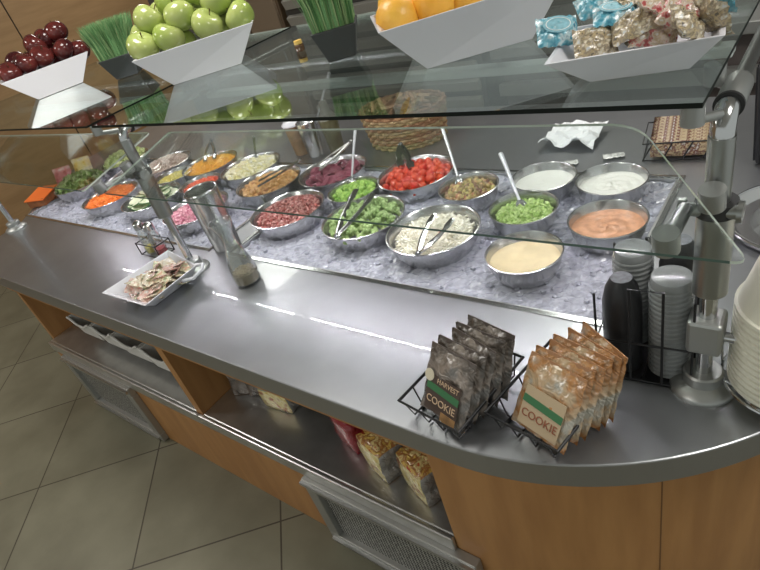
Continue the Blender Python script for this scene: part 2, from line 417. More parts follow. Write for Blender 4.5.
def leaf(s_):
    def g(mb, x, y, z):
        e = Euler((random.uniform(-.9, .9), random.uniform(-.9, .9), random.uniform(0, 2*PI))).to_matrix(); c = Vector((x, y, z+s_*.25))
        vs = []; N = 4
        for j in range(N+1):
            for i in range(3):
                u = (j/N*2-1); v_ = i-1; wd = (1-abs(u)**2.5)*.55+.08
                vs.append(c+e @ Vector((u*s_, v_*s_*wd, s_*(.25*math.sin(u*5+x*90)+.25*abs(v_)+random.uniform(-.1, .1)))))
        fs = [(j*3+i, j*3+i+1, (j+1)*3+i+1, (j+1)*3+i) for j in range(N) for i in range(2)]
        mb.add(vs, fs)
    return g
FM = lambda n, cols, rough=.45, sss=.0: mat(n, cols[0], rough, island=cols, sss=sss)
# large bowls
BIG = dict(cheese=(-.814, 1.061), tomato=(-1.066, 1.373), broc=(-1.079, 1.086), bacon=(-1.412, 1.087), beet=(-1.433, 1.364), chicken=(-1.683, 1.261),
           egg=(-1.909, 1.373), chedd=(-2.208, 1.385), onion=(-1.865, 1.03), cuc=(-2.238, 1.071), carrot=(-2.552, 1.051), lett=(-3.00, 1.13), tuna=(-2.547, 1.372), pale=(-2.98, 1.40))
SML = dict(ranch=(-.439, 1.379), thous=(-.389, 1.181), blue=(-.626, 1.377), celery=(-.614, 1.205), caesar=(-.528, 1.008), olive=(-.829, 1.30), peas=(-1.235, 1.24), pepper=(-2.063, 1.21), yellow=(-2.329, 1.262))
NB = dict(cheese='holding shredded white cheese', tomato='full of red cherry tomatoes', broc='full of broccoli florets', bacon='full of red bacon bits', beet='holding dark purple beet slices',
  chicken='of golden diced chicken', egg='of chopped egg beside the beets', chedd='of shredded orange cheddar', onion='of pink chopped onion behind the steel canisters', cuc='of sliced cucumber', carrot='of shredded carrot',
  lett='of dark salad greens at the far left', tuna='of flaked beige tuna', pale='of pale chopped lettuce in the far left back corner', ranch='of lumpy white dressing nearest the metal post', thous='of orange thousand island dressing',
  blue='of white dressing left of the other white one', celery='of chopped bright green celery', caesar='of tan creamy dressing nearest the front', olive='of mixed chopped olives', peas='of bright green peas', pepper='of diced red pepper', yellow='of yellow pepper strips')
for k, (x, y) in BIG.items(): bowl(x, y, True, 'large stainless steel salad bowl '+NB[k])
for k, (x, y) in SML.items(): bowl(x, y, False, 'small stainless steel bowl '+NB[k])
B = {**BIG, **SML}
heap('shredded_cheese', *B['cheese'], .125, 'shredded white cheese heaped in a large steel bowl', 'cheese', FM('white_cheese', [(.86, .83, .68), (.92, .90, .80), (.66, .62, .46)]), shred(.026, .0042), 900, .026, .028, seed=2)
heap('bacon_bits', *B['bacon'], .131, 'dark red and pink bacon bits heaped in a large bowl', 'bacon bits', FM('bacon', [(.18, .03, .03), (.46, .14, .12), (.62, .36, .32), (.30, .07, .06)]), chunk(.0088), 800, .030, .022, seed=3)
heap('diced_chicken', *B['chicken'], .131, 'golden brown diced chicken pieces in a large bowl with tongs', 'chicken', FM('chicken', [(.62, .34, .10), (.75, .48, .20), (.42, .18, .06)]), blob(.011), 170, .024, .024, seed=4)
heap('chopped_egg', *B['egg'], .131, 'pale yellow and white chopped egg in a large bowl', 'egg', FM('egg', [(.82, .80, .66), (.80, .74, .38), (.85, .84, .78)]), chunk(.014), 260, .024, .02, seed=5)
heap('shredded_cheddar', *B['chedd'], .131, 'orange shredded cheddar cheese in a large bowl', 'cheese', FM('cheddar', [(.85, .42, .05), (.90, .52, .10), (.75, .34, .03)]), shred(.022, .004), 700, .028, .02, seed=6)
heap('chopped_red_onion', *B['onion'], .131, 'pink and white chopped onion in the bowl behind the steel canisters', 'onion', FM('onion', [(.62, .22, .30), (.75, .45, .50), (.45, .10, .18)]), chunk(.010), 500, .022, .022, seed=7)
heap('shredded_carrot', *B['carrot'], .131, 'bright orange shredded carrot in a large bowl', 'carrot', FM('carrot', [(.88, .22, .03), (.95, .33, .07), (.78, .16, .02)]), shred(.02, .004), 900, .034, .018, seed=8)
heap('salad_greens', *B['lett'], .131, 'dark green mixed salad leaves at the far left of the bar', 'lettuce', FM('greens', [(.10, .22, .05), (.25, .40, .12), (.45, .52, .28), (.06, .13, .04)]), leaf(.024), 170, .04, .015, seed=9)
heap('flaked_tuna', *B['tuna'], .131, 'beige pink flaked tuna in a large bowl at the back left', 'tuna', FM('tuna', [(.60, .46, .38), (.72, .60, .52), (.48, .34, .28)]), chunk(.012), 420, .03, .018, seed=10)
heap('chopped_lettuce', *B['pale'], .131, 'pale green chopped lettuce at the back left corner', 'lettuce', FM('pale_lettuce', [(.55, .62, .25), (.72, .76, .45), (.38, .50, .16)]), leaf(.02), 160, .04, .015, seed=11)
heap('green_peas', *B['peas'], .088, 'bright green peas in a small steel bowl', 'peas', FM('peas', [(.18, .38, .04), (.42, .62, .15), (.10, .26, .02)]), blob(.0074, (1, 1, 1), 0, 8), 230, .020, .018, seed=12)
heap('chopped_celery', *B['celery'], .088, 'light green chopped celery in a small steel bowl with a serving spoon', 'celery', FM('celery', [(.34, .52, .12), (.58, .72, .32), (.22, .38, .06)]), chunk(.0075), 420, .014, .024, seed=13)
heap('olive_mix', *B['olive'], .088, 'chopped green and brown olive mix in a small bowl', 'olives', FM('olives', [(.26, .24, .08), (.16, .06, .05), (.45, .40, .14), (.35, .12, .08)]), blob(.0085), 190, .014, .022, seed=14)
heap('diced_red_pepper', *B['pepper'], .088, 'diced red pepper in a small bowl behind the steel canisters', 'pepper', FM('red_pepper', [(.72, .08, .04), (.85, .18, .08), (.60, .05, .03)]), chunk(.009), 260, .016, .02, seed=15)
heap('yellow_pepper', *B['yellow'], .088, 'yellow pepper pieces in a small bowl near the left post', 'pepper', FM('yellow_pepper', [(.72, .62, .12), (.80, .72, .3)]), chunk(.011), 160, .012, .024, seed=16)
def dressing(name, x, y, label, m, seed, lump=.0012):
    random.seed(seed); vs = []; fs = []; N = 40; Rr = 16; rad = .083
    for j in range(Rr+1):
        for i in range(N):
            a = 2*PI*i/N; q = rad*j/Rr
            vs.append((q*math.cos(a), q*math.sin(a), -.020+lump*math.sin(a*3+q*90)*math.sin(q*140)+random.uniform(-lump, lump)*.4-.002*(j/Rr)))
    for j in range(Rr):
        for i in range(N): k = (i+1) % N; fs.append((j*N+i, j*N+k, (j+1)*N+k, (j+1)*N+i))
    for i in range(N): vs.append((.0785*math.cos(2*PI*i/N), .0785*math.sin(2*PI*i/N), -.035))
    for i in range(N): k = (i+1) % N; fs.append((Rr*N+i, Rr*N+k, (Rr+1)*N+k, (Rr+1)*N+i))
    o = MB().add(vs, fs).build(name, m, smooth=True, loc=(x, y, RIM)); tag(o, label, 'dressing', kind='stuff'); random.seed(7)
dressing('blue_cheese_dressing', *B['ranch'], 'lumpy white dressing in the small bowl at the back right', mat('white_dressing', (.80, .80, .74), .35, bump=.35, bscale=90), 1, .0025)
dressing('ranch_dressing', *B['blue'], 'smooth white dressing in the small bowl left of the lumpy one', mat('ranch', (.76, .77, .72), .35, bump=.1, bscale=50), 2, .0008)
dressing('thousand_island_dressing', *B['thous'], 'orange dressing in a small bowl at the right end of the ice', mat('thousand_island', (.72, .36, .20), .3, noise=.25, nscale=60, bump=.1), 3, .001)
dressing('caesar_dressing', *B['caesar'], 'tan creamy dressing in the small bowl nearest the front right', mat('tan_dressing', (.74, .62, .38), .3, noise=.08, nscale=30), 4, .0004)

# countable pieces
def scatter(n, r, mind, seed):
    random.seed(seed); out = []; t = 0
    while len(out) < n and t < 9000:
        t += 1; a = random.uniform(0, 2*PI); q = math.sqrt(random.random())*r; p = (q*math.cos(a), q*math.sin(a))
        if all((p[0]-o[0])**2+(p[1]-o[1])**2 > mind*mind for o in out): out.append(p)
    random.seed(7); return out
def pieces(protos, bowl_k, n, r, mind, z0, top, label, cat, group, seed, tilt=.5, layers=1):
    x0, y0 = B[bowl_k]; first = set()
    for L_ in range(layers):
        for i, (px, py) in enumerate(scatter(n, r*(1-.18*L_), mind, seed+L_)):
            pr_ = protos[i % len(protos)]; random.seed(seed*1000+i+L_*77)
            loc = (x0+px, y0+py, RIM+z0+dome(r*1.1, px, py, top)+L_*mind*.42); rot = (random.uniform(-tilt, tilt), random.uniform(-tilt, tilt), random.uniform(0, 2*PI))
            if pr_.name not in first: first.add(pr_.name); o = pr_; o.location = loc; o.rotation_euler = rot
            else: o = dup(pr_, loc, rot)
            tag(o, label, cat, group)
    random.seed(7)
TOM = mat('tomato_skin', (.50, .018, .012), .14, coat=.6, noise=.15, nscale=30, col2=(.62, .07, .02))
t1 = MB().ball((0, 0, 0), .0140, 16, 11, sc=(1, 1, 1.18)).build('cherry_tomato', TOM, smooth=True)
pieces([t1], 'tomato', 52, .110, .0262, -.022, .014, 'small red cherry tomato in the tomato bowl', 'tomato', 'cherry tomatoes in the steel bowl', 21, 1.6, 2)
BRC = mat('broccoli_crown', (.26, .40, .13), .8, noise=.4, nscale=120, col2=(.46, .58, .28)); BRS = mat('broccoli_stem', (.50, .62, .28), .6)
protos = []
for k in range(3):
    random.seed(50+k); e = MB()
    for j in range(16):
        a = random.uniform(0, 2*PI); q = random.uniform(0, .014); e.ball((q*math.cos(a), q*math.sin(a), .012-q*.45), random.uniform(.005, .008), 7, 5, jit=.18)
    fl = e.build('broccoli_floret', BRC); MB().tube([(0, 0, .008), (.001, 0, -.016)], [.008, .0055], 8).build('stem', BRS, fl, smooth=True); protos.append(fl)
pieces(protos, 'broc', 46, .108, .0270, -.020, .022, 'pale green broccoli floret in the broccoli bowl', 'broccoli', 'broccoli florets in the steel bowl', 31, .9, 2)
cu_m = MB().lathe([(.0262, -.0022), (.0270, 0), (.0262, .0022), (0, .0024)], n=20); cuc = cu_m.build('cucumber_slice', mat('cucumber_flesh', (.74, .80, .56), .3, noise=.12, nscale=80, sss=.1), smooth=True)
MB().lathe([(.0262, -.0024), (.0280, -.0018), (.0280, .0018), (.0264, .0022), (.0262, -.0024)], n=20, caps=False).build('peel', mat('cucumber_peel', (.05, .17, .04), .4), cuc)
pieces([cuc], 'cuc', 17, .092, .036, -.020, .020, 'round cucumber slice with dark green peel in the cucumber bowl', 'cucumber', 'cucumber slices in the steel bowl', 41, .32, 2)
bt = MB().lathe([(.023, -.003), (.024, 0), (.023, .003), (0, .0032)], n=16).build('beet_slice', mat('beet_flesh', (.20, .035, .06), .3, noise=.5, nscale=60, col2=(.36, .14, .18)), smooth=True)
pieces([bt], 'beet', 22, .10, .030, -.028, .014, 'dark purple beet slice in the beet bowl', 'beet', 'beet slices in the steel bowl', 51, .7, 2)
# ------------------------------------------------------------------ utensils
def tongs(a, b, c, label, spread=.018, w=.010, m=CHROME, name='serving_tongs'):
    """a = hinge end (high), b / c = tip points"""
    o = thing(name, label, 'tongs', a); A = Vector(a)
    for tip in (b, c):
        d = Vector(tip)-A; side = d.cross(Vector((0, 0, 1))).normalized(); N = 10; up = side.cross(d).normalized(); mb = MB(); vs = []
        s_ = 1 if tip is b else -1; sidev = (Vector(b)-Vector(c)).normalized()*s_
        for i in range(N+1):
            t = i/N; ww = w*(.5+.5*math.sin(PI*min(1, t*1.1+.12))) if t < .8 else w*(1.2-(t-.8)*1.5)
            p = d*t + sidev*spread*.45*math.sin(PI*t)
            for q, hgt in ((-1, 0), (0, .002), (1, 0)): vs.append(p+up*hgt*1.5+side*ww*q)
            for q, hgt in ((1, -.0015), (0, .0005), (-1, -.0015)): vs.append(p+up*(hgt-.0008)+side*ww*q)
        fs = []
        for i in range(N):
            for k in range(6): l = (k+1) % 6; fs.append((i*6+k, i*6+l, (i+1)*6+l, (i+1)*6+k))
        fs += [tuple(range(6)), tuple(range(N*6, N*6+6))]
        mb.add(vs, fs).build('arm', m, o, smooth=True)
    MB().lathe([(.006, -.006), (.007, 0), (.006, .006)], n=12, rot=(PI/2, 0, 0)).build('hinge', m, o)
def spoon(a, b, label, w=.006, bowlr=.018, m=CHROME, m2=None, kind='spoon'):
    o = thing('serving_spoon', label, kind, b); D = Vector(a)-Vector(b); d = D.normalized()
    side = d.cross(Vector((0, 0, 1))).normalized(); up = side.cross(d)
    MB().tube([D*.12, D*.55+up*.002, D], [w*.6, w*.7, w], 8).build('handle', m2 or m, o, smooth=True)
    e = MB(); q = Matrix((d, side, up)).transposed()
    prof = [(0, -.4), (.5, -.33), (.85, -.12), (1, .08), (.95, .08), (.8, -.08), (.45, -.26), (0, -.32)]
    vs = []; N = 16
    for r_, z in prof:
        for k in range(N): an = 2*PI*k/N; vs.append(q @ Vector((math.cos(an)*r_*bowlr*1.3, math.sin(an)*r_*bowlr*.85, z*bowlr)))
    e.add(vs, [(i*N+k, i*N+(k+1) % N, (i+1)*N+(k+1) % N, (i+1)*N+k) for i in range(len(prof)-1) for k in range(N)]).build('bowl', m, o, smooth=True)
tongs((-1.075, .955, .945), (-1.165, 1.180, .967), (-1.075, 1.155, .972), 'steel tongs lying across the broccoli bowl')
tongs((-.775, .928, .945), (-.812, 1.082, .965), (-.748, 1.07, .965), 'steel tongs lying across the shredded cheese bowl', w=.008)
tongs((-1.525, 1.31, .995), (-1.69, 1.225, .950), (-1.655, 1.185, .950), 'steel tongs resting in the diced chicken bowl', w=.008)
tongs((-1.37, 1.44, 1.01), (-1.50, 1.365, .95), (-1.46, 1.325, .95), 'dark steel tongs resting in the beet bowl', w=.010, m=STEEL)
tongs((-1.20, 1.50, .97), (-1.13, 1.385, .945), (-1.08, 1.375, .945), 'steel tongs with clear scoop ends in the tomato bowl', w=.012)
tongs((-2.30, 1.50, .985), (-2.20, 1.36, .95), (-2.16, 1.385, .95), 'steel tongs in the cheddar cheese bowl', w=.008)
tongs((-2.50, 1.20, 1.02), (-2.62, 1.02, .955), (-2.56, 1.0, .955), 'dark tongs standing in the carrot bowl', w=.009, m=STEEL)
tongs((-2.72, 1.42, 1.05), (-2.93, 1.38, .955), (-2.90, 1.34, .955), 'dark tongs in the pale chopped lettuce bowl', w=.009, m=STEEL)
PALEH = mat('pale_handle', (.72, .74, .78), .3, .3)
spoon((-1.345, 1.45, 1.045), (-1.265, 1.27, .935), 'long pale handled spoon standing in the peas', m2=PALEH)
spoon((-.985, 1.46, 1.045), (-.872, 1.325, .925), 'long pale handled spoon standing in the olive mix', m2=PALEH)
spoon((-.715, 1.315, 1.03), (-.622, 1.215, .925), 'spoon with a grey plastic handle standing in the celery', w=.007, m2=PALEH)
spoon((-1.98, 1.50, 1.0), (-1.92, 1.42, .93), 'steel spoon resting in the chopped egg')

# ------------------------------------------------------------------ posts
BLOCK = mat('light_cast_metal', (.44, .45, .44), .4, .8)
def post(x, label, block=True):
    o = thing('guard_post', label, 'post', (x, .762, T))
    MB().lathe([(.050, 0), (.050, .004), (.047, .009), (.034, .016), (.030, .018), (.030, .036), (.027, .039), (.0, .039)], n=40).build('base_flange', BLOCK, o, smooth=True)
    MB().tube([(0, 0, .03), (0, 0, .22)], .0125, 20).build('pole', CHROME, o, smooth=True)
    if block:
        MB().box((0, 0, .124), (.050, .050, .064)).build('clamp_block', BLOCK, o, bevel=.006)
        MB().tube([(.02, .0, .118), (.05, .0, .118)], .008, 12).build('clamp_screw', CHROME, o, smooth=True)
    MB().tube([(0, 0, .205), (0, 0, .340)], .0238, 28).build('sleeve', POSTST, o, smooth=True)
    MB().tube([(0, 0, .340), (0, 0, .360)], [.0265, .0265], 28).build('collar', RUBBER, o, smooth=True)
    MB().tube([(0, 0, .36), (0, 0, .452)], .0160, 28).build('upper_pole', POSTST, o, smooth=True)
    # elbow, horizontal arm
    el = [(0, 0, .446)] + [(0, .026-.026*math.cos(a), .452+.026*math.sin(a)) for a in [i*PI/2/8 for i in range(9)]] + [(0, .05, .478)]
    MB().tube(el, .0145, 24).build('elbow', CHROME, o, smooth=True)
    MB().tube([(0, .034, .478), (0, .038, .478), (0, .105, .479)], [.0155, .0175, .0175], 24).build('arm_sleeve', DULL, o, smooth=True)
    MB().tube([(0, .030, .478), (0, .036, .478)], [.0180, .0180], 24).build('gasket', RUBBER, o, smooth=True)
    MB().tube([(0, .10, .479), (0, .74, .479)], .0098, 20).build('arm', POSTST, o, smooth=True)
    # glass shelf stand offs (towards -x)
    for yy in (-.045, .085):
        h = MB().tube([(-.026, yy, .487), (-.026, yy, .5135)], .0135, 24).build('standoff', DULL, o, smooth=True)
        MB().tube([(-.026, yy, .491), (-.004, yy+(.045 if yy < 0 else 0), .480)], .006, 10).build('standoff_bracket', DULL, o, smooth=True)
    # pivot and guard glass arms
    MB().tube([(-.044, -.012, .350), (-.036, -.012, .350), (-.0355, -.012, .350), (.026, -.012, .350), (.0265, -.012, .350), (.033, -.012, .350)], [.015, .0155, .010, .010, .0155, .015], 24).build('pivot', POSTST, o, smooth=True)
    for (px, py, pz, k) in ((-.036, -.119, .378, 0), (-.001, -.036, .396, 1)):
        n = Vector((0, -.196, .98)); P = Vector((px, py, pz)); q = P-n*.030
        MB().tube([P-n*.032, P-n*.030, P-n*.002, P], [.013, .0165, .0165, .016], 28).build('glass_clamp', DULL, o, smooth=True)
        if k == 0: MB().tube([q+n*.008, Vector((-.034, -.02, .355))], [.010, .010], 12).build('clamp_arm', POSTST, o, smooth=True)
    return o
post(-.106, 'steel sneeze guard post beside the stacked white bowls at the right end')
post(-1.565, 'steel sneeze guard post beside the tray of condiment packets', False)
post(-3.02, 'steel sneeze guard post at the far left corner of the counter', False)

# ------------------------------------------------------------------ glass
def panel(name, pts, th, label, cat, mats, edges):
    """pts ccw outline (3D, planar); edges = material index for each side; adds a slab"""
    P = [Vector(p) for p in pts]; n = (P[1]-P[0]).cross(P[2]-P[1]).normalized()*th; mb = MB(); N = len(P)
    mb.add([p for p in P], [tuple(range(N))], 0); mb.add([p+n for p in P], [tuple(range(N))], 0)
    for i in range(N):
        j = (i+1) % N; mb.add([P[i], P[j], P[j]+n, P[i]+n], [(0, 1, 2, 3)], edges[i])
    me = bpy.data.meshes.new(name); me.from_pydata([tuple(v) for v in mb.v], [], mb.f)
    for m in mats: me.materials.append(m)
    me.polygons.foreach_set('material_index', mb.m); me.update()
    o = bpy.data.objects.new(name, me); COL.objects.link(o); tag(o, label, cat); return o
GM = [GLASS, GEDGE_D, GEDGE_L, GEDGE_G]
panel('glass_shelf', [(-1.545, .688, 1.3985), (-.117, .688, 1.3985), (-.117, 1.53, 1.3985), (-1.545, 1.53, 1.3985)], .0065, 'long clear glass shelf carrying green apples, oranges and snack baskets', 'shelf', GM, [1, 1, 2, 1])
panel('glass_shelf', [(-3.0, .688, 1.3985), (-1.575, .688, 1.3985), (-1.575, 1.53, 1.3985), (-3.0, 1.53, 1.3985)], .0055, 'clear glass shelf at the left carrying the basket of red apples', 'shelf', GM, [1, 1, 2, 1])
def gpt(x, y): return (x, y, 1.2525+.2*(y-.6))
def corner(p, a, b, r, n=6):
    P, A, B_ = Vector(p), Vector(a), Vector(b); u = (A-P).normalized()*r; v_ = (B_-P).normalized()*r; out = []
    for i in range(n+1):
        t = i/n; out.append(P+u*(1-t)**2+v_*t**2)
    return out
def guard(a, b, c, d, ra, rb, rc, rd, label):
    P = [gpt(*a), gpt(*b), gpt(*c), gpt(*d)]; rs = [ra, rb, rc, rd]; out = []; ed = []
    for i in range(4):
        cs = corner(P[i], P[i-1], P[(i+1) % 4], rs[i]); out += cs; ed += [[3, 2, 2, 2][i]]*(len(cs)-1) + [[3, 2, 2, 2][i]]
    return panel('sneeze_guard_glass', out, .0045, label, 'sneeze guard', [GUARD, GEDGE_D, GEDGE_L, GEDGE_G], ed)
guard((-1.49, .60), (-.046, .60), (-.232, .860), (-1.50, .862), .012, .02, .05, .012, 'long clear sneeze guard glass with rounded corner over the right group of bowls')
guard((-3.10, .60), (-1.60, .60), (-1.60, .862), (-3.10, .862), .012, .012, .012, .012, 'clear sneeze guard glass over the left group of bowls')

# LED fixtures
DIODE = mat('led_diode', (1, .9, .8), .4, emit=(.97, .92, 1), estr=270)
HOUS = mat('led_housing', (.62, .68, .66), .35, .3)
for (x0, x1, lab) in ((-1.52, -.14, 'slim pale LED light bar running under the right glass shelf'), (-2.98, -1.60, 'slim pale LED light bar running under the left glass shelf')):
    o = thing('light_bar', lab, 'light', ((x0+x1)/2, 1.06, 1.333)); l = x1-x0
    MB().box((0, 0, .010), (l, .034, .018)).build('housing', HOUS, o, bevel=.003)
    mb = MB(); n = int(l/.0185)
    for i in range(n): mb.box((-l/2+.01+i*.0185, .0125, .0002), (.005, .005, .0014))
    tag(mb.build('diode_row', DIODE, o), kind='stuff')
    for sx in (-1, 1): MB().box((sx*(l/2-.03), 0, .040), (.02, .02, .043)).build('hanger', DULL, o)

for x0, x1, lab in ((-1.53, -.13, 'pale metal rail under the middle of the right glass shelf'), (-2.99, -1.59, 'pale metal rail under the middle of the left glass shelf')):
    o = thing('shelf_rail', lab, 'rail', ((x0+x1)/2, 1.155, 1.374)); l = x1-x0
    MB().box((0, 0, 0), (l, .030, .012)).build('bar', mat('pale_rail', (.50, .52, .50), .35, .6), o, bevel=.003)
    for sx in (-1, 1): MB().tube([(sx*(l/2-.05), 0, .006), (sx*(l/2-.05), 0, .024)], .010, 16).build('pad', DULL, o, smooth=True)
# ------------------------------------------------------------------ baskets on the glass shelf
ZS = 1.4052
def basket(fb, ft, nin, db, dt, z1, label):
    """fb front bottom pair, ft front top pair (xy), nin inward direction, depth at bottom and rim"""
    nx, ny = nin; c = Vector(((fb[0][0]+fb[1][0])/2+nx*db/2, (fb[0][1]+fb[1][1])/2+ny*db/2, ZS))
    def quad(p, d, z): a, b_ = p; return [Vector((a[0], a[1], z)), Vector((b_[0], b_[1], z)), Vector((b_[0]+nx*d, b_[1]+ny*d, z)), Vector((a[0]+nx*d, a[1]+ny*d, z))]
    O0 = quad(fb, db, ZS); O1 = quad(ft, dt, z1)
    def inset(Q, q): cc = sum(Q, Vector())/4; return [cc+(v-cc)*(1-q/((v-cc).length*.72)) for v in Q]
    I1 = inset(O1, .006); I0 = [v+Vector((0, 0, .006)) for v in inset(O0, .008)]
    vs = [v-c for v in O0+O1+I0+I1]
    fs = [(3, 2, 1, 0), (8, 9, 10, 11)]
    for i in range(4):
        j = (i+1) % 4; fs += [(i, j, 4+j, 4+i), (4+i, 4+j, 12+j, 12+i), (12+i, 12+j, 8+j, 8+i)]
    o = MB().add(vs, fs).build('display_basket', WHITE, loc=c, bevel=.0015); tag(o, label, 'basket'); return o
S2 = .7071
basket([(-2.482, .972), (-2.440, 1.150)], [(-2.535, .896), (-2.457, 1.243)], (-.94, .34), .13, .17, 1.50, 'white flared basket full of dark red apples')
basket([(-1.542, .970), (-1.388, 1.112)], [(-1.587, .903), (-1.331, 1.160)], (-S2, S2), .17, .21, 1.50, 'white flared basket piled with green apples')
basket([(-.612, .899), (-.454, 1.017)], [(-.636, .811), (-.384, 1.025)], (-.647, .762), .16, .20, 1.50, 'white flared basket of oranges')
basket([(-.271, .775), (-.153, .800)], [(-.313, .725), (-.112, .776)], (-.15, .99), .10, .165, 1.45, 'low white basket of oyster cracker packets')

def apple_thing(r, m, stemm):
    mb = MB(); prof = []
    for i in range(15):
        t = PI*i/14; x = math.sin(t)*(1+.06*math.cos(t)); z = math.cos(t)*.92
        if i < 4: z -= .22*(1-i/4)**1.6
        if i > 11: z += .14*((i-11)/3)**1.6
        prof.append((max(0, x)*r, z*r))
    prof.reverse()
    a = mb.lathe(prof, n=24); return a
RED = mat('red_apple_skin', (.055, .008, .010), .18, coat=.4, noise=.3, nscale=9, col2=(.17, .03, .025))
GRN = mat('green_apple_skin', (.33, .44, .09), .2, coat=.4, nscale=7, col2=(.46, .52, .18))
ORG = mat('orange_peel', (.88, .42, .04), .38, nscale=9, col2=(.90, .52, .08), bump=.12, bscale=160)
STEMM = mat('apple_stem', (.10, .06, .02), .8)
def apple(name, r, m):
    o = apple_thing(r, m, None).build(name, m, smooth=True)
    MB().tube([(0, 0, r*.62), (r*.05, 0, r*.8), (r*.14, 0, r*1.08)], [r*.035, r*.03, r*.04], 6).build('stem', STEMM, o, smooth=True); return o
def pile(proto, pts, label, cat, group, tilt=.9, sc=None):
    for i, p in enumerate(pts):
        random.seed(100+i*7); rot = (random.uniform(-tilt, tilt), random.uniform(-tilt, tilt), random.uniform(0, 6))
        if i == 0: o = proto; o.location = p; o.rotation_euler = rot
        else: o = dup(proto, p, rot)
        tag(o, label, cat, group)
    random.seed(7)
pile(apple('green_apple', .046, GRN), [(x-.022, y+.022, z+.004) for x, y, z in [(-1.592, .953, 1.515), (-1.535, 1.011, 1.518), (-1.452, 1.093, 1.520), (-1.386, 1.165, 1.512), (-1.60, 1.015, 1.572), (-1.515, 1.062, 1.560), (-1.445, 1.150, 1.568),
      (-1.575, 1.095, 1.600), (-1.515, 1.150, 1.600), (-1.44, 1.225, 1.585), (-1.66, 1.02, 1.53), (-1.645, 1.10, 1.565), (-1.60, 1.17, 1.54), (-1.52, 1.23, 1.54), (-1.56, 1.06, 1.49), (-1.48, 1.16, 1.49)]],
     'shiny green apple piled in the white basket', 'apple', 'green apples in the basket')
pile(apple('red_apple', .045, RED), [(x-.028, y+.018, z+.008) for x, y, z in [(-2.562, .955, 1.508), (-2.540, 1.020, 1.522), (-2.525, 1.085, 1.526), (-2.500, 1.170, 1.522), (-2.585, 1.110, 1.568), (-2.555, 1.205, 1.588), (-2.500, 1.225, 1.500),
      (-2.61, 1.02, 1.53), (-2.60, 1.17, 1.575), (-2.63, 1.09, 1.52), (-2.56, 1.14, 1.50)]], 'dark red apple piled in the white basket', 'apple', 'red apples in the basket')
orr = MB().ball((0, 0, 0), .042, 26, 16, sc=(1, 1, .95)).build('orange', ORG, smooth=True)
pile(orr, [(x-.024, y+.028, z) for x, y, z in [(-.637, .884, 1.496), (-.585, .928, 1.502), (-.535, .975, 1.500), (-.665, .935, 1.510), (-.615, .985, 1.515), (-.560, 1.03, 1.510), (-.48, 1.03, 1.49), (-.69, 1.0, 1.50), (-.62, 1.05, 1.50)]],
     'round orange in the white basket', 'orange', 'oranges in the basket')
# wheatgrass
def wheat(c, rz, w, h, gh, label, n, seed):
    o = thing('potted_wheatgrass', label, 'plant', (c[0], c[1], ZS), rz)
    q = w/2; b_ = q*.62; mb = MB()
    mb.hexa([(-b_, -b_, 0), (b_, -b_, 0), (b_, b_, 0), (-b_, b_, 0), (-q, -q, h), (q, -q, h), (q, q, h), (-q, q, h)]); mb.build('pot', POTB, o, bevel=.003)
    random.seed(seed); g_ = MB()
    for k in range(n):
        x = random.uniform(-q*.9, q*.9); y = random.uniform(-q*.9, q*.9); l = gh*random.uniform(.8, 1.08)
        dx = x*random.uniform(.12, .48)+random.uniform(-.006, .006); dy = y*random.uniform(.12, .48)+random.uniform(-.006, .006); a = random.uniform(0, PI); wd = .0011
        sx, sy = math.cos(a)*wd, math.sin(a)*wd; vs = []
        for t in (0, .5, .85): vs += [(x+dx*t*t-sx, y+dy*t*t-sy, h-.004+l*t), (x+dx*t*t+sx, y+dy*t*t+sy, h-.004+l*t)]
        vs.append((x+dx, y+dy, h-.004+l)); g_.add(vs, [(0, 1, 3, 2), (2, 3, 5, 4), (4, 5, 6)])
    tag(g_.build('grass', GRASS, o), kind='stuff'); random.seed(7)
wheat((-.948, 1.058), .62, .108, .072, .125, 'square dark pot of tall green wheatgrass between the green apples and the oranges', 2600, 4)
wheat((-2.10, 1.17), .75, .135, .075, .12, 'square dark pot of green wheatgrass between the red and green apples', 2600, 5)
# amber candle cup on the shelf
o = thing('amber_jar', 'tiny yellow and brown jar on the glass shelf beside the wheatgrass', 'jar', (-1.19, 1.165, ZS)); o.scale = (.8, .8, .55)
MB().lathe([(.014, 0), (.017, .004), (.017, .03), (.013, .034)], n=20).build('body', mat('amber', (.10, .05, .02), .2), o, smooth=True)
MB().lathe([(.014, .034), (.015, .036), (.014, .052), (0, .053)], n=20).build('lid', mat('yellow_lid', (.80, .52, .12), .4), o, smooth=True)

# ------------------------------------------------------------------ pillow packs
def pillow(w, h, t, seed=0, nx=12, ny=14, crimp=.006, wr=.0025):
    random.seed(seed); mb = MB(); top = []; bot = []
    ph = [random.uniform(0, 6) for _ in range(6)]
    for side in (1, -1):
        vs = []
        for j in range(ny+1):
            v_ = 2*j/ny-1
            for i in range(nx+1):
                u = 2*i/nx-1; e = max(0, (1-abs(u)**2.6))**.7*max(0, (1-abs(v_)**3))**.8
                z = side*(t/2*e) + wr*math.sin(u*7+ph[0]+v_*3)*math.sin(v_*8+ph[1])*(1.2 if abs(u) < 1 and abs(v_) < 1 else .8)+random.uniform(-wr, wr)*.35*e
                x = u*w/2*(1-.05*e*abs(v_)); y = v_*h/2
                if j in (0, ny): x += 0; z += .0012*(-1)**i
                vs.append((x, y, z))
        mb.add(vs, [((j*(nx+1)+i), (j*(nx+1)+i+1), ((j+1)*(nx+1)+i+1), ((j+1)*(nx+1)+i)) for j in range(ny) for i in range(nx)])
    random.seed(7); return mb
def ori(nrm, upv):
    """rotation whose local z = nrm and local y close to upv"""
    z = Vector(nrm).normalized(); y = Vector(upv); y = (y-y.dot(z)*z).normalized(); x = y.cross(z); return Matrix((x, y, z)).transposed().to_euler()

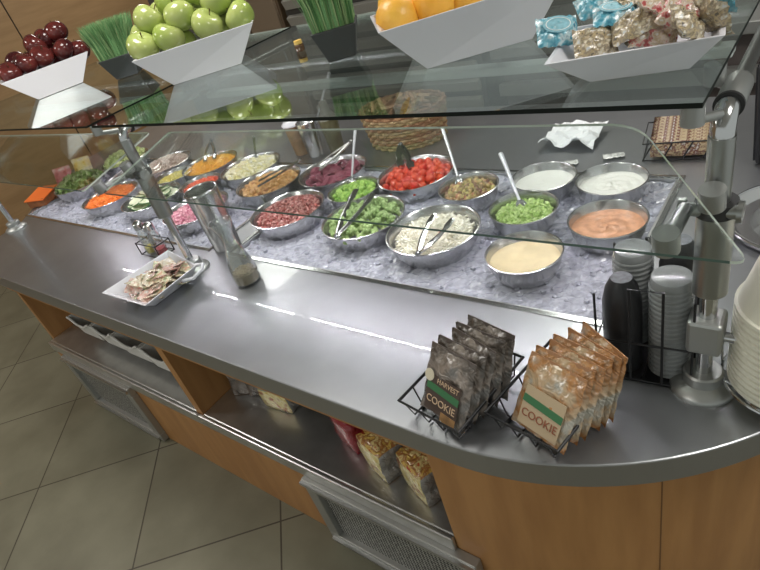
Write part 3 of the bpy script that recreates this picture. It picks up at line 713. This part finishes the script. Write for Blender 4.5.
# oyster cracker packets
CRB = film('blue_packet', [(.03, .17, .27), (.08, .34, .46), (.20, .48, .58), (.55, .70, .74), (.05, .25, .36)], 75)
CRR = film('red_packet', [(.30, .03, .04), (.48, .12, .11), (.62, .52, .44), (.50, .38, .24), (.66, .64, .60)], 110)
CRC = film('clear_cracker_packet', [(.14, .12, .09), (.48, .38, .22), (.30, .25, .18), (.62, .54, .38), (.70, .72, .72)], 120)
LBL_B = mat('blue_label', (.30, .60, .70), .3, coat=.4, noise=.25, nscale=150); INKW = mat('white_ink', (.85, .88, .86), .5)
def packet(mats_, seed, label, loc, rot, badge=True, w=.062, h=.052):
    o = pillow(w, h, .020, seed).build('cracker_packet', mats_, smooth=True, loc=loc); o.rotation_euler = rot; tag(o, label, 'packet', 'oyster cracker packets in the low basket')
    if badge:
        q = MB().lathe([(.021, 0), (.021, .0008), (0, .001)], n=28); e = q.build('oval_badge', LBL_B, o); e.location = (0, .004, .0105); e.scale = (1, .62, 1)
        q = MB(); q.tube([(.0165*math.cos(a*PI/14), .0165*math.sin(a*PI/14), 0) for a in range(28)], .0007, 5, closed=True); e = q.build('badge_ring', INKW, o); e.location = (0, .004, .0116); e.scale = (1, .6, .5)
    return o
K = [(CRB, (-.318, .778, 1.468), (.75, .15, .55), True, 'blue topped cracker packet hanging over the left edge of the low basket'),
     (CRB, (-.246, .800, 1.474), (.30, .1, .35), True, 'blue cracker packet with oval badge in the middle of the low basket'),
     (CRB, (-.290, .860, 1.480), (.5, -.2, .5), False, 'crumpled blue cracker packet at the back left of the low basket'),
     (CRC, (-.262, .765, 1.452), (.7, .1, .5), False, 'clear cracker packet under the blue badge packets'),
     (CRC, (-.215, .775, 1.466), (.5, -.3, .2), False, 'clear cracker packet with tan crackers at the centre of the low basket'),
     (CRR, (-.187, .790, 1.482), (.4, .2, 1.2), False, 'red printed cracker packet lying on top in the low basket'),
     (CRR, (-.190, .775, 1.456), (.7, .1, .1), False, 'red cracker packet near the front of the low basket'),
     (CRR, (-.160, .775, 1.476), (.5, -.5, 1.4), False, 'red and clear cracker packet towards the right of the low basket'),
     (CRC, (-.148, .755, 1.464), (.8, .6, 1.1), False, 'clear packet of tan crackers near the right front of the low basket'),
     (CRC, (-.128, .785, 1.462), (.3, 1.0, 1.4), False, 'clear cracker packet standing against the right wall of the low basket'),
     (CRB, (-.130, .815, 1.478), (.3, .9, 1.3), False, 'blue and white cracker packet standing at the back right of the low basket'),
     (CRC, (-.232, .835, 1.486), (.3, .2, .8), False, 'clear cracker packet with brown text at the back of the low basket'),
     (CRR, (-.180, .845, 1.486), (.2, .3, .3), False, 'red cracker packet at the back of the low basket'),
     (CRC, (-.210, .815, 1.44), (.2, .1, .3), False, 'clear cracker packet buried in the middle of the low basket')]
for i, (m_, loc, rot, bd, lab) in enumerate(K): packet(m_, 300+i, lab, (loc[0]-.006, loc[1]+.030, loc[2]), rot, bd, .056, .046)

# ------------------------------------------------------------------ counter top things: condiment tray
o = thing('condiment_tray', 'white square tray of condiment packets with a loop handle', 'tray', (-1.61, .655, T), 0)
def P3(x, y, z): return Vector((x+1.61, y-.655, z-T))
O0 = [P3(-1.675, .575, .881), P3(-1.532, .575, .881), P3(-1.53, .72, .881), P3(-1.675, .735, .881)]
O1 = [P3(-1.725, .524, .93), P3(-1.476, .528, .93), P3(-1.485, .735, .93), P3(-1.70, .775, .93)]
def ins(Q, q): cc = sum(Q, Vector())/4; return [cc+(v-cc)*(1-q/((v-cc).length)) for v in Q]
I1 = ins(O1, .007); I0 = [v+Vector((0, 0, .005)) for v in ins(O0, .008)]
fs = [(3, 2, 1, 0), (8, 9, 10, 11)]
for i in range(4): j = (i+1) % 4; fs += [(i, j, 4+j, 4+i), (4+i, 4+j, 12+j, 12+i), (12+i, 12+j, 8+j, 8+i)]
MB().add(O0+O1+I0+I1, fs).build('tray_body', WHITE, o, bevel=.0015)
MB().tube([P3(-1.492, .735, .928), P3(-1.462, .742, .931), P3(-1.446, .722, .928), P3(-1.452, .688, .918), P3(-1.492, .672, .912)], .0055, 10).build('handle', WHITE, o, smooth=True)
PK = [film('cream_packet', [(.62, .40, .28), (.80, .72, .55), (.80, .76, .66)], 90), film('pink_packet', [(.62, .25, .22), (.78, .55, .48), (.80, .76, .70)], 90), film('green_packet', [(.40, .52, .28), (.72, .70, .48), (.70, .40, .28)], 90)]
pp = [pillow(.056, .040, .007, 400+i, 8, 8, wr=.0012).build('condiment_packet', PK[i], smooth=True) for i in range(3)]
random.seed(61); cnt = 0
for i in range(74):
    u, v_ = random.uniform(-1, 1), random.uniform(-1, 1); lv = i//19
    loc = (-1.595+u*(.082-.010*lv), .655+v_*(.092-.012*lv), .899+lv*.0125); rot = (random.uniform(-.5, .5), random.uniform(-.5, .5), random.uniform(0, 3))
    s_ = pp[i % 3]
    if i < 3: s_.location = loc; s_.rotation_euler = rot; q = s_
    else: q = dup(s_, loc, rot)
    tag(q, 'small pink, green and cream condiment packet in the white tray', 'packet', 'condiment packets in the white tray')
random.seed(7)

# carafe
o = thing('glass_carafe', 'small glass carafe with brown seeds at its bottom beside the condiment tray', 'carafe', (-1.300, .765, T+.001))
pr_ = [(.036, 0), (.040, .004), (.0405, .03), (.037, .065), (.027, .105), (.0185, .135), (.0175, .155), (.022, .175), (.032, .200), (.034, .206)]
inner = [(max(r_-.0025, 0), z+.003) for r_, z in pr_[:-1]]
MB().lathe(pr_+[(.0325, .206)]+inner[::-1]+[(0, .006)], n=36).build('vessel', JARG, o, smooth=True)
q = MB().lathe([(.0365, .006), (.037, .035), (.02, .040), (0, .038)], n=20)
random.seed(3)
for k in range(160): a = random.uniform(0, 6.3); r_ = math.sqrt(random.random())*.033; q.ball((r_*math.cos(a), r_*math.sin(a), .039), .0028, 5, 3)
tag(q.build('seeds', FM('seeds', [(.38, .28, .16), (.55, .45, .30), (.25, .18, .10)]), o), kind='stuff')
# steel canisters
def canister(x, y, r, h, label):
    o = thing('steel_canister', label, 'canister', (x, y, T+.001))
    MB().lathe([(r*.82, 0), (r*.85, .003), (r, h-.012), (r+.001, h-.004), (r-.001, h), (r-.004, h-.002), (r*.80, .006), (0, .005)], n=40).build('body', BOWLST, o, smooth=True)
    MB().tube([((r+.0015)*math.cos(a*PI/20), (r+.0015)*math.sin(a*PI/20), h-.002) for a in range(40)], .0022, 6, closed=True).build('rolled_rim', CHROME, o, smooth=True)
canister(-1.560, .905, .054, .215, 'open steel canister behind the glass carafe and the left post')
# cruets
o = thing('cruet_rack', 'little black wire cruet rack behind the condiment tray', 'rack', (-1.835, .80, T))
mb = MB()
for z in (.006, .052): mb.tube([(-.062, -.03, z), (.062, -.03, z), (.062, .03, z), (-.062, .03, z)], .002, 6, closed=True)
for x in (-.062, .062):
    for y in (-.03, .03): mb.tube([(x, y, .004), (x, y, .056)], .002, 6)
mb.build('frame', BLACKW, o)
MB().tube([(0, 0, .006), (0, 0, .12)], .0025, 8).build('handle', BLACKW, o)
for dx, cnm, cc in ((-.032, 'yellow', (.75, .62, .12)), (.032, 'red', (.55, .03, .05))):
    q = thing('glass_cruet', 'small glass shaker with %s contents in the cruet rack' % cnm, 'shaker', (-1.835+dx, .80, T+.001))
    MB().lathe([(.020, 0), (.0225, .004), (.0225, .07), (.017, .09), (.017, .10), (.015, .10), (.015, .09), (.0205, .069), (.0205, .006), (0, .005)], n=24).build('bottle', JARG, q, smooth=True)
    MB().lathe([(.0195, .007), (.0195, .028), (0, .030)], n=20).build('contents', mat('spice_'+cnm, cc, .7), q, smooth=True)
    MB().lathe([(.018, .100), (.0185, .104), (.0175, .122), (.008, .130), (0, .131)], n=24).build('cap', CHROME, q, smooth=True)

# ------------------------------------------------------------------ cookie racks
def wire_rack(loc, rz, w, d, label):
    o = thing('wire_rack', label, 'rack', loc, rz); hw, hd = w/2, d/2; z = .046
    mb = MB(); mb.tube([(-hw, -hd, z), (hw, -hd, z), (hw, hd, z+.006), (-hw, hd, z+.006)], .0034, 8, closed=True); mb.build('top_loop', BLACKW, o, smooth=True)
    mb = MB()
    for x in (-hw*.75, -hw*.25, hw*.25, hw*.75): mb.tube([(x, -hd, z), (x, -hd+.012, .006), (x, hd-.012, .006), (x, hd, z+.006)], .0018, 6)
    for y in (-hd*.6, 0, hd*.6): mb.tube([(-hw, y, z), (-hw+.012, y, .008), (hw-.012, y, .008), (hw, y, z)], .0018, 6)
    mb.build('basket_wires', BLACKW, o, smooth=True)
    mb = MB()
    for x in (-hw+.02, hw-.02): mb.tube([(x, -hd+.03, .003), (x, hd-.03, .003)], .0024, 6)
    mb.build('feet', BLACKW, o, smooth=True)
    return o
wire_rack((-.474, .592, T), -.16, .142, .20, 'black wire rack holding dark cookie packs, left of the orange packs')
wire_rack((-.308, .622, T), -.20, .142, .20, 'black wire rack holding orange cookie packs beside the cup caddy')
DARKF = film('dark_cookie_film', [(.045, .035, .03), (.12, .10, .085), (.24, .20, .17), (.16, .15, .14)], 26, .22)
ORF = film('orange_cookie_film', [(.38, .30, .22), (.46, .22, .08), (.50, .36, .22), (.44, .42, .36)], 26, .22)
LAB_D = mat('dark_label', (.075, .05, .04), .4); LAB_T = mat('tan_label', (.52, .40, .26), .4); GRNL = mat('green_label_band', (.045, .17, .07), .4)
TXT_T = mat('tan_ink', (.62, .45, .30), .5); TXT_B = mat('brown_ink', (.30, .10, .05), .5); DISC = mat('round_sticker', (.66, .60, .46), .5)
COOK = mat('cookie_visible', (.36, .20, .08), .7, noise=.4, nscale=60)
SEAMF = {1: mat('dark_seam_film', (.10, .08, .07), .35, coat=.5), 2: mat('orange_seam_film', (.40, .20, .09), .35, coat=.5)}
def cookie_pack(fm, rack, cx, cy, rz, i, yoff, lean, label, front=None, jx=0, dz=0):
    z0 = .016; h = .132; w = .112
    e = Euler((PI/2-lean, 0, rz+jx)).to_matrix(); c0 = Vector((cx, cy, T)); off = Euler((0, 0, rz)).to_matrix() @ Vector((0, yoff, 0))
    c = c0+off+e @ Vector((0, h/2, 0))+Vector((0, 0, z0+dz))
    o = pillow(w, h, .024, 500+i+rack*50, 12, 14, wr=.003).build('cookie_pack', fm, smooth=True, loc=c); o.rotation_euler = e.to_euler()
    tag(o, label, 'cookie pack', 'dark cookie packs in the wire rack' if rack == 1 else 'orange cookie packs in the wire rack')
    # crimped seams
    MB().box((0, h/2-.004, 0), (w*.98, .010, .002)).build('crimped_seam', SEAMF[rack], o)
    if front:
        lm, ink = (LAB_D, TXT_T) if rack == 1 else (LAB_T, TXT_B); zz = .0138
        MB().box((.004, -.018, zz), (.080, .070, .0012)).build('label_panel', lm, o)['label'] = 'printed label'
        MB().box((.004, -.008, zz+.0012), (.080, .013, .0012), (0, 0, -.05)).build('green_band', GRNL, o)['label'] = 'green band across the label'
        text('COOKIE', 'cookie_lettering', .0195, ink, o, (.004, -.031, zz+.0016), (0, 0, 0))
        if rack == 1:
            text('HARVEST', 'top_lettering', .013, ink, o, (.014, .0085, zz+.0016), (0, 0, 0))
            MB().lathe([(.0115, 0), (.0115, .001), (0, .001)], n=24).build('round_sticker', DISC, o).location = (-.034, .012, zz+.001)
            MB().box((.026, -.052, zz+.001), (.036, .016, .0012)).build('window', COOK, o)
        else:
            text('OATMEAL', 'top_lettering', .010, ink, o, (0, .012, zz+.0016), (0, 0, 0)) if False else None
            pass
    return o
rz = -.28
labs = ['dark brown cookie pack with green band at the front of the left rack', 'dark cookie pack second from the front in the left rack', 'dark cookie pack in the middle of the left rack', 'dark cookie pack second from the back in the left rack', 'dark cookie pack at the very back of the left rack']
for i in range(5): cookie_pack(DARKF, 1, -.482+.003*i, .512, rz, i, .005+.025*i, .50-.035*i, labs[i], front=(i == 0), jx=(.0, .05, -.06, .08, .02)[i], dz=.0)
labs = ['orange brown cookie pack with green band at the front of the right rack', 'orange cookie pack second from the front in the right rack', 'orange cookie pack third from the front in the right rack', 'orange cookie pack fourth from the front in the right rack', 'orange cookie pack second from the back in the right rack', 'orange cookie pack at the very back of the right rack']
for i in range(6): cookie_pack(ORF, 2, -.312+.004*i, .540, rz-.05, i, .006+.022*i, .55-.06*i, labs[i], front=(i == 0), jx=(.0, .06, -.05, .05, -.12, -.3)[i], dz=.0)

# ------------------------------------------------------------------ cup caddy
o = thing('cup_caddy', 'black wire caddy holding stacks of clear cups and black canisters beside the right post', 'caddy', (-.200, .812, T), .08)
mb = MB(); hw, hd = .074, .076
for z in (.004, .09): mb.tube([(-hw, -hd, z), (hw, -hd, z), (hw, hd, z), (-hw, hd, z)], .0022, 6, closed=True)
mb.box((0, 0, .003), (2*hw, 2*hd, .003))
for sx in (-1, 1):
    for sy in (-1, 1): mb.tube([(sx*hw, sy*hd, .004), (sx*hw, sy*hd, .19)], .0022, 6)
mb.tube([(0, -hd, .004), (0, hd, .004)], .0022, 6)
mb.build('frame', BLACKW, o)
for nm, y0 in (('loop', -hd), ('loop', hd)):
    MB().tube([(-.02, y0, .004), (-.02, y0, .205), (.03, y0, .205), (.03, y0, .004)], .0026, 6).build('divider_loop', BLACKW, o)
MB().tube([(hw, -.02, .004), (hw, -.02, .225), (hw, .0, .232), (hw, .02, .225), (hw, .02, .004)], .0026, 6).build('side_loop', BLACKW, o)
def blackcup(x, y, h, label):
    q = thing('black_canister', label, 'cup dispenser', (x, y, T+.006))
    MB().lathe([(.030, 0), (.0315, .004), (.0325, h*.55), (.0315, h-.045), (.026, h-.018), (.019, h-.003), (.017, h)], n=36).build('body', BLACK, q, smooth=True)
    MB().lathe([(.0168, h-.001), (.0168, h+.001), (0, h+.0015)], n=28).build('top_disc', mat('grey_disc', (.16, .17, .19), .45, 0, noise=.4, nscale=150), q, smooth=True)
blackcup(-.236, .772, .192, 'black canister with a grey top at the front left of the wire caddy')
blackcup(-.166, .855, .222, 'black canister at the back right of the wire caddy')
lid_m = MB().lathe([(.0335, 0), (.0342, .0012), (.0335, .0028), (.0322, .004), (.0315, .014), (.030, .0185), (.024, .020), (.0, .0195), (0, .0185), (.0235, .019), (.0295, .0175), (.031, .004), (.0335, 0)], n=30, caps=False).build('clear_cup', CLEARP, smooth=True)
first = True
for (x, y, n, lab) in ((-.163, .786, 19, 'clear plastic cup in the front right stack of the wire caddy'), (-.240, .852, 19, 'clear plastic cup in the back left stack of the wire caddy')):
    for k in range(n):
        loc = (x, y, T+.006+k*.0100)
        if first: q = lid_m; q.location = loc; first = False
        else: q = dup(lid_m, loc)
        tag(q, lab, 'cup', 'clear plastic cups in the wire caddy')

# ------------------------------------------------------------------ stacked bowls at the right edge
bw = MB().lathe([(.086, 0), (.0885, .001), (.0885, .0075), (.084, .009), (.066, .075), (.058, .098), (.050, .104), (0, .104), (0, .101), (.048, .1005), (.055, .096), (.063, .074), (.081, .006), (.086, 0)], n=48, caps=False).build('white_bowl', CREAM, smooth=True)
for k in range(13):
    loc = (.012, .795, T+.030+k*.0118)
    q = bw if k == 0 else dup(bw, loc)
    q.location = loc; tag(q, 'cream plastic bowl in the upturned stack at the right end of the counter', 'bowl', 'upturned cream bowls in a stack')
o = thing('bowl_stand', 'chrome wire ring stand under the upturned cream bowls', 'stand', (.012, .795, T))
mb = MB()
for r_, z in ((.095, .028), (.070, .004)): mb.tube([(r_*math.cos(a*PI/20), r_*math.sin(a*PI/20), z) for a in range(40)], .0025, 6, closed=True)
for a in range(4): c_, s_ = math.cos(a*PI/2+.4), math.sin(a*PI/2+.4); mb.tube([(.070*c_, .070*s_, .004), (.095*c_, .095*s_, .028)], .0025, 6)
mb.build('ring_frame', CHROME, o, smooth=True)
MB().tube([(-.095, 0, .028), (-.10, .0, .09), (-.098, .0, .13)], .002, 6).build('guide_wire', CHROME, o)

# soup well
o = thing('sunken_bowl', 'round steel bowl set into the counter behind the right post', 'bowl', (POTC[0], POTC[1], T))
MB().lathe([(.107, .003), (.150, .003), (.156, .012), (.157, .020), (.153, .022), (.147, .014), (.128, -.004), (.104, -.045), (.07, -.055), (0, -.056), (0, -.060), (.07, -.059), (.108, -.047), (.107, .003)], n=64, caps=False).build('pot', BOWLST, o, smooth=True)
MB().tube([(.1585*math.cos(a*PI/32), .1585*math.sin(a*PI/32), .021) for a in range(64)], .003, 6, closed=True).build('rim', CHROME, o, smooth=True)

# ------------------------------------------------------------------ behind the wells, on the counter
o = thing('bar_rack', 'wire display rack of gold wrapped snack bars on the far side of the counter', 'rack', (-.325, 1.665, T), .15)
mb = MB()
for z in (.004, .055): mb.tube([(-.10, -.075, z), (.10, -.075, z), (.10, .075, z), (-.10, .075, z)], .0022, 6, closed=True)
for i in range(5): mb.tube([(-.10+.05*i, -.075, .004), (-.075+.05*i, -.075, .055)] if i < 4 else [(.10, -.075, .004), (.10, -.075, .055)], .0022, 6)
mb.build('frame', BLACKW, o)
BARF = film('gold_bar_wrapper', [(.30, .18, .10), (.55, .43, .26), (.18, .07, .05), (.66, .62, .55)], 90)
b0 = pillow(.165, .052, .016, 700, 10, 6).build('snack_bar', BARF, smooth=True)
for i in range(9):
    q = b0 if i == 0 else dup(b0)
    q.location = Vector((-.325, 1.665, T+.034)) + Euler((0, 0, .15)).to_matrix() @ Vector((0, -.060+.0150*i, .002*i)); q.rotation_euler = (PI/2-.12, 0, .15)
    tag(q, 'gold and brown wrapped snack bar standing in the wire rack', 'snack bar', 'snack bars in the wire rack')
# crumpled napkin
random.seed(12); vs = []; N = 12
for j in range(N+1):
    for i in range(N+1): vs.append(((i/N-.5)*.135+random.uniform(-.003, .003), (j/N-.5)*.12+random.uniform(-.003, .003), .022+.014*math.sin(i*.9+j*.5)*math.cos(j*.7)+random.uniform(-.003, .003)))
nap = MB().add(vs, [(j*(N+1)+i, j*(N+1)+i+1, (j+1)*(N+1)+i+1, (j+1)*(N+1)+i) for j in range(N) for i in range(N)]).build('crumpled_napkin', mat('paper_white', (.88, .90, .92), .8), loc=(-.665, 1.72, T)); random.seed(7)
nap.scale = (1.3, 1.3, 1.2); nap.modifiers.new('thick', 'SOLIDIFY').thickness = .0015
tag(nap, 'crumpled white paper napkin on the counter behind the white dressings', 'napkin')
# small scattered foil packets
for (x, y, lab) in ((-.62, 1.545, 'small silver packet on the counter right behind the white dressing bowls'), (-.50, 1.60, 'small pale packet on the counter near the back edge of the ice')):
    q = pillow(.06, .03, .006, int(-x*100), 8, 6).build('foil_packet', film('silver_foil_%d' % int(-x*100), [(.5, .5, .5), (.8, .8, .78), (.6, .6, .58)], 60), smooth=True, loc=(x, y, T+.008)); q.rotation_euler = (0, 0, .4); tag(q, lab, 'packet')
# wicker basket
WICK = mat('wicker', (.36, .20, .10), .7, island=[(.20, .10, .05), (.42, .24, .12), (.30, .26, .12), (.50, .30, .18)])
o = thing('wicker_basket', 'brown wicker bread basket on the far side of the counter behind the tomatoes', 'basket', (-1.34, 1.74, T), .1)
random.seed(31); mb = MB()
for k in range(13):
    z = .006+k*.0115; q = 1+.012*k
    mb.tube([((.155*q+.005*(-1)**(a+k))*math.cos(a*2*PI/44), (.115*q+.005*(-1)**(a+k))*math.sin(a*2*PI/44), z) for a in range(44)], .0062, 6, closed=True)
mb.build('woven_wall', WICK, o)
MB().lathe([(.10, .003), (.11, .006), (0, .008)], n=24).build('base', WICK, o)
mb = MB()
for k in range(60): a = random.uniform(0, 6.3); q = random.uniform(.2, .9); mb.box((.14*q*math.cos(a), .10*q*math.sin(a), .13+random.uniform(0, .03)), (.05, .012, .01), rr(.8))
tag(mb.build('twigs_and_wrappers', WICK, o), kind='stuff'); random.seed(7)
# three cups at the back of the beets
def cup(x, y, r, h, m, name, label, cat='cup'):
    o = thing(name, label, cat, (x, y, T+.001))
    MB().lathe([(r*.72, 0), (r*.75, .003), (r, h), (r-.002, h+.002), (r-.005, h-.002), (r*.7, .006), (0, .006)], n=30).build('body', m, o, smooth=True); return o
c = cup(-1.82, 1.60, .045, .135, mat('brown_cup', (.34, .22, .13), .35, noise=.4, nscale=30), 'brown_cup', 'brown cup with a white lid at the back behind the diced chicken')
MB().lathe([(.050, .134), (.051, .140), (.040, .15), (0, .152)], n=30).build('lid', WHITE, c, smooth=True)
c = cup(-1.725, 1.585, .045, .15, BOWLST, 'steel_cup', 'tall steel cup at the back behind the beet bowl')
c = cup(-1.62, 1.61, .040, .15, mat('olive_cup', (.16, .15, .08), .3, noise=.4, nscale=25), 'dark_bottle', 'dark olive bottle at the back behind the beet bowl', 'bottle')
MB().lathe([(.040, .15), (.018, .185), (.017, .22), (.0, .222)], n=24).build('neck', mat('bottle_neck', (.20, .20, .16), .3), c, smooth=True)
spoon((-1.60, 1.68, 1.19), (-1.715, 1.585, .96), 'pale handled spoon standing in the tall steel cup', m2=PALEH)
# packets and bag at the far left
q = MB(); 
o = thing('orange_carton', 'orange carton at the far left corner of the bar beside the salad greens', 'carton', (-3.19, 1.0, T), .5)
MB().box((0, 0, .021), (.10, .13, .038)).build('box', mat('carton_side', (.34, .12, .04), .5, noise=.5, nscale=40), o, bevel=.002)
MB().box((0, 0, .048), (.112, .142, .005), (.12, .08, 0)).build('lid', mat('orange_card', (.85, .18, .03), .5), o)
for i, (x, y, z, c_, lab) in enumerate(((-3.28, 1.30, .935, [(.80, .52, .06), (.85, .72, .30), (.75, .70, .6)], 'yellow snack bag standing behind the salad greens at the far left'), (-3.33, 1.20, .925, [(.45, .05, .07), (.65, .20, .22), (.72, .60, .55)], 'red and pink snack bag standing at the far left of the greens'))):
    q = pillow(.11, .085, .04, 800+i).build('snack_bag', film('snackbag_%d' % i, c_, 22), smooth=True, loc=(x, y, z)); q.rotation_euler = (PI/2-.3, 0, .6); tag(q, lab, 'snack bag')
# black ribbed bin
o = thing('ribbed_bin', 'black ribbed plastic bin standing on the counter behind the right post', 'bin', (-.02, 1.66, T), 0)
mb = MB(); mb.hexa([(-.12, -.09, .002), (.12, -.09, .002), (.12, .09, .002), (-.12, .09, .002), (-.135, -.10, .26), (.135, -.10, .26), (.135, .10, .26), (-.135, .10, .26)])
mb.build('body', BLACK, o, bevel=.006)
mb = MB()
for i in range(12): mb.box((-.115+.021*i, -.0975, .13), (.006, .006, .24), (.04, 0, 0))
for i in range(9): mb.box((-.130, -.08+.02*i, .13), (.006, .006, .24), (0, -.058, 0))
mb.build('ribs', BLACK, o)

# ------------------------------------------------------------------ under the counter
def bin_(x, y, w, label):
    o = thing('white_bin', label, 'bin', (x, y, .4450)); hw = w/2; h = .108; d = .20
    vs = []; fs = []; N = 12; t = .005
    def ring(s_, z): return [(-hw*s_, 0-(s_-1)*.1, z), (hw*s_, 0-(s_-1)*.1, z)]
    mb = MB()
    # front wall with scooped upper edge
    def h_at(u): return h-.030*math.exp(-(u*1.5)**4)
    for y_ in (0, t):
        pass
    for i in range(N):
        u0, u1 = -1+2*i/N, -1+2*(i+1)/N
        P = [Vector((hw*.86*u0, 0, 0)), Vector((hw*.86*u1, 0, 0)), Vector((hw*.86*u1, t, 0)), Vector((hw*.86*u0, t, 0)),
             Vector((hw*u0, -.02, h_at(u0))), Vector((hw*u1, -.02, h_at(u1))), Vector((hw*u1, -.02+t, h_at(u1))), Vector((hw*u0, -.02+t, h_at(u0)))]
        mb.hexa(P)
    mb.build('front_wall', BINW, o)
    for nm, sx in (('side_wall', -1), ('side_wall', 1)):
        a = sx*hw*.86; b_ = sx*hw
        MB().hexa([(a-t/2, 0, 0), (a+t/2, 0, 0), (a+t/2, d, 0), (a-t/2, d, 0), (b_-t/2, -.02, h), (b_+t/2, -.02, h), (b_+t/2, d+.01, h), (b_-t/2, d+.01, h)]).build(nm, BINW, o)
    MB().box((0, d/2, .003), (hw*1.72, d, .006)).build('floor_panel', BINW, o)
    MB().box((0, d, h/2), (hw*1.8, t, h)).build('back_wall', BINW, o)
    MB().tube([(-hw, -.021, h)]+[(hw*(-1+2*i/N), -.021, h_at(-1+2*i/N)) for i in range(N+1)]+[(hw, -.021, h)], .005, 6).build('rolled_edge', BINW, o, smooth=True)
for x, y, w_, lab in ((-2.49, .625, .20, 'white scoop front bin nearest the left end of the open bay'), (-2.285, .625, .17, 'narrow white bin second from the left in the open bay'), (-2.085, .620, .20, 'wide white bin third from the left in the open bay'), (-1.865, .615, .20, 'white bin next to the wooden divider in the open bay')): bin_(x, y, w_, lab)
def chip(name, c, rz, dims, film_, endm, label, tilt=0):
    w_, d_, h_ = dims; o = thing(name, label, 'snack bag', (c[0], c[1], .3955), rz); mb = MB(); random.seed(int(abs(c[0])*100))
    # rounded puffy block: subdivided box with bulge
    N = 6; vs = []; idx = {}
    bm = bmesh.new(); bmesh.ops.create_cube(bm, size=1); bmesh.ops.subdivide_edges(bm, edges=bm.edges, cuts=5, use_grid_fill=True)
    for v in bm.verts:
        x, y, z = v.co; k = 1+.10*(1-4*x*x)*(1-4*y*y)*(1 if abs(z) > .49 else 0)
        b1 = .10*((.25-y*y)+(.25-z*z)) if abs(x) > .49 else 0; b2 = .16*((.25-x*x)+(.25-z*z)) if abs(y) > .49 else 0
        v.co = Vector(((x+math.copysign(b1, x))*w_+random.uniform(-.002, .002), (y+math.copysign(b2, y))*d_+random.uniform(-.002, .002), (z+.5)*h_*k+random.uniform(-.0015, .0015) + (y)*tilt))
    me = bpy.data.meshes.new('bag_body')
    for f in bm.faces:
        n = f.normal; f.smooth = True
        f.material_index = 1 if n.x > .6 else (2 if n.y < -.6 else 0)
    bmesh.ops.translate(bm, verts=bm.verts, vec=(0, 0, -min(v.co.z for v in bm.verts)+.0005))
    bm.to_mesh(me); bm.free()
    for m in (film_, endm, REDF if endm is REDF else FRONTY): me.materials.append(m)
    b = bpy.data.objects.new('bag_body', me); COL.objects.link(b); b.parent = o
    MB().box((w_/2+.012, 0, h_*.5), (.012, d_*.8, .003), (0, .3, 0)).build('crimped_end', endm, o)
    random.seed(7); return o
GRYF = film('grey_foil', [(.16, .15, .14), (.30, .28, .26), (.22, .20, .18)], 18, .3); FRONTY = film('yellow_bag_front', [(.62, .45, .10), (.78, .68, .35), (.40, .12, .05)], 36)
CHF = film('food_photo_film', [(.45, .05, .02), (.75, .50, .12), (.40, .16, .05), (.78, .62, .26), (.55, .10, .04)], 42); REDF = film('red_bag_film', [(.22, .015, .02), (.34, .03, .04), (.27, .02, .03)], 15)
DKR = mat('dark_print', (.05, .04, .03), .4)
b1 = chip('chip_bag', (-.700, .650), -.38, (.112, .108, .118), CHF, GRYF, 'yellow and red food printed bag nearest the curved end on the lower shelf')
MB().box((-.01, .022, .127), (.06, .014, .002)).build('dark_print', DKR, b1)
b2 = chip('chip_bag', (-.845, .660), -.34, (.112, .108, .112), CHF, GRYF, 'yellow food printed bag between the red bag and the end bag on the lower shelf')
MB().box((-.01, .022, .121), (.055, .014, .002)).build('dark_print', DKR, b2)
chip('chip_bag', (-.985, .690), -.30, (.095, .09, .115), REDF, REDF, 'dark red bag beside the yellow printed bags on the lower shelf')
q = chip('carton_of_snacks', (-1.33, .70), .10, (.12, .06, .085), film('pale_print', [(.40, .34, .22), (.55, .52, .40), (.25, .30, .22), (.50, .30, .20)], 60), GRYF, 'pale printed snack packet standing further back on the lower shelf')
for i, (x, y, lab) in enumerate(((-1.52, .68, 'dark clear wrapped packet standing next to the wooden divider'), (-1.455, .70, 'dark clear wrapped packet left of the pale printed snack packet'))):
    q = pillow(.075, .13, .02, 900+i).build('wrapped_packet', film('dark_clear_%d' % i, [(.05, .04, .035), (.14, .11, .09), (.25, .22, .2)], 24), smooth=True, loc=(x, y, .463)); q.rotation_euler = (PI/2-.15, 0, .5); tag(q, lab, 'packet')

# ------------------------------------------------------------------ background equipment
CASE = mat('equipment_grey', (.06, .06, .055), .45, .4); SLAT = mat('slat_metal', (.42, .41, .37), .4, .5); PALET = mat('pale_worktop', (.42, .43, .41), .35, .6)
o = thing('cooler_unit', 'low grey cooler with horizontal louvre slats behind the salad bar', 'cooler', (-2.15, 2.98, 0))
MB().box((0, .02, .72), (1.30, .56, 1.42)).build('case', CASE, o, bevel=.004)
for k in range(13): MB().box((0, -.275, .18+k*.095), (1.24, .03, .055), (.35, 0, 0)).build('slat', SLAT, o)
BRN = mat('dark_brown_cabinet', (.10, .065, .035), .5)
o = thing('brown_cupboard', 'dark brown wooden cupboard standing behind the bar left of the louvred cooler', 'cupboard', (-3.3, 3.0, 0))
MB().box((0, 0, .78), (.92, .56, 1.54)).build('case', BRN, o, bevel=.004)
for i in range(3):
    d_ = MB().box((-.30+.30*i, -.29, .80), (.285, .02, 1.42)).build('door', mat('cupboard_door_%d' % i, (.12, .085, .05) if i < 2 else (.20, .15, .10), .5), o)
    MB().tube([(-.19+.30*i, -.315, .95), (-.19+.30*i, -.315, 1.12)], .006, 8).build('handle', CHROME, d_)
o = thing('back_counter', 'pale topped service counter against the back wall right of the cooler', 'counter', (-.40, 3.08, 0))
MB().box((0, 0, .895), (2.1, .74, .05)).build('worktop', PALET, o, bevel=.004)
MB().box((0, .03, .43), (2.04, .66, .86)).build('base', mat('back_counter_base', (.09, .075, .07), .5), o)
MB().box((0, -.335, .70), (2.06, .05, .06)).build('rail', PALET, o)
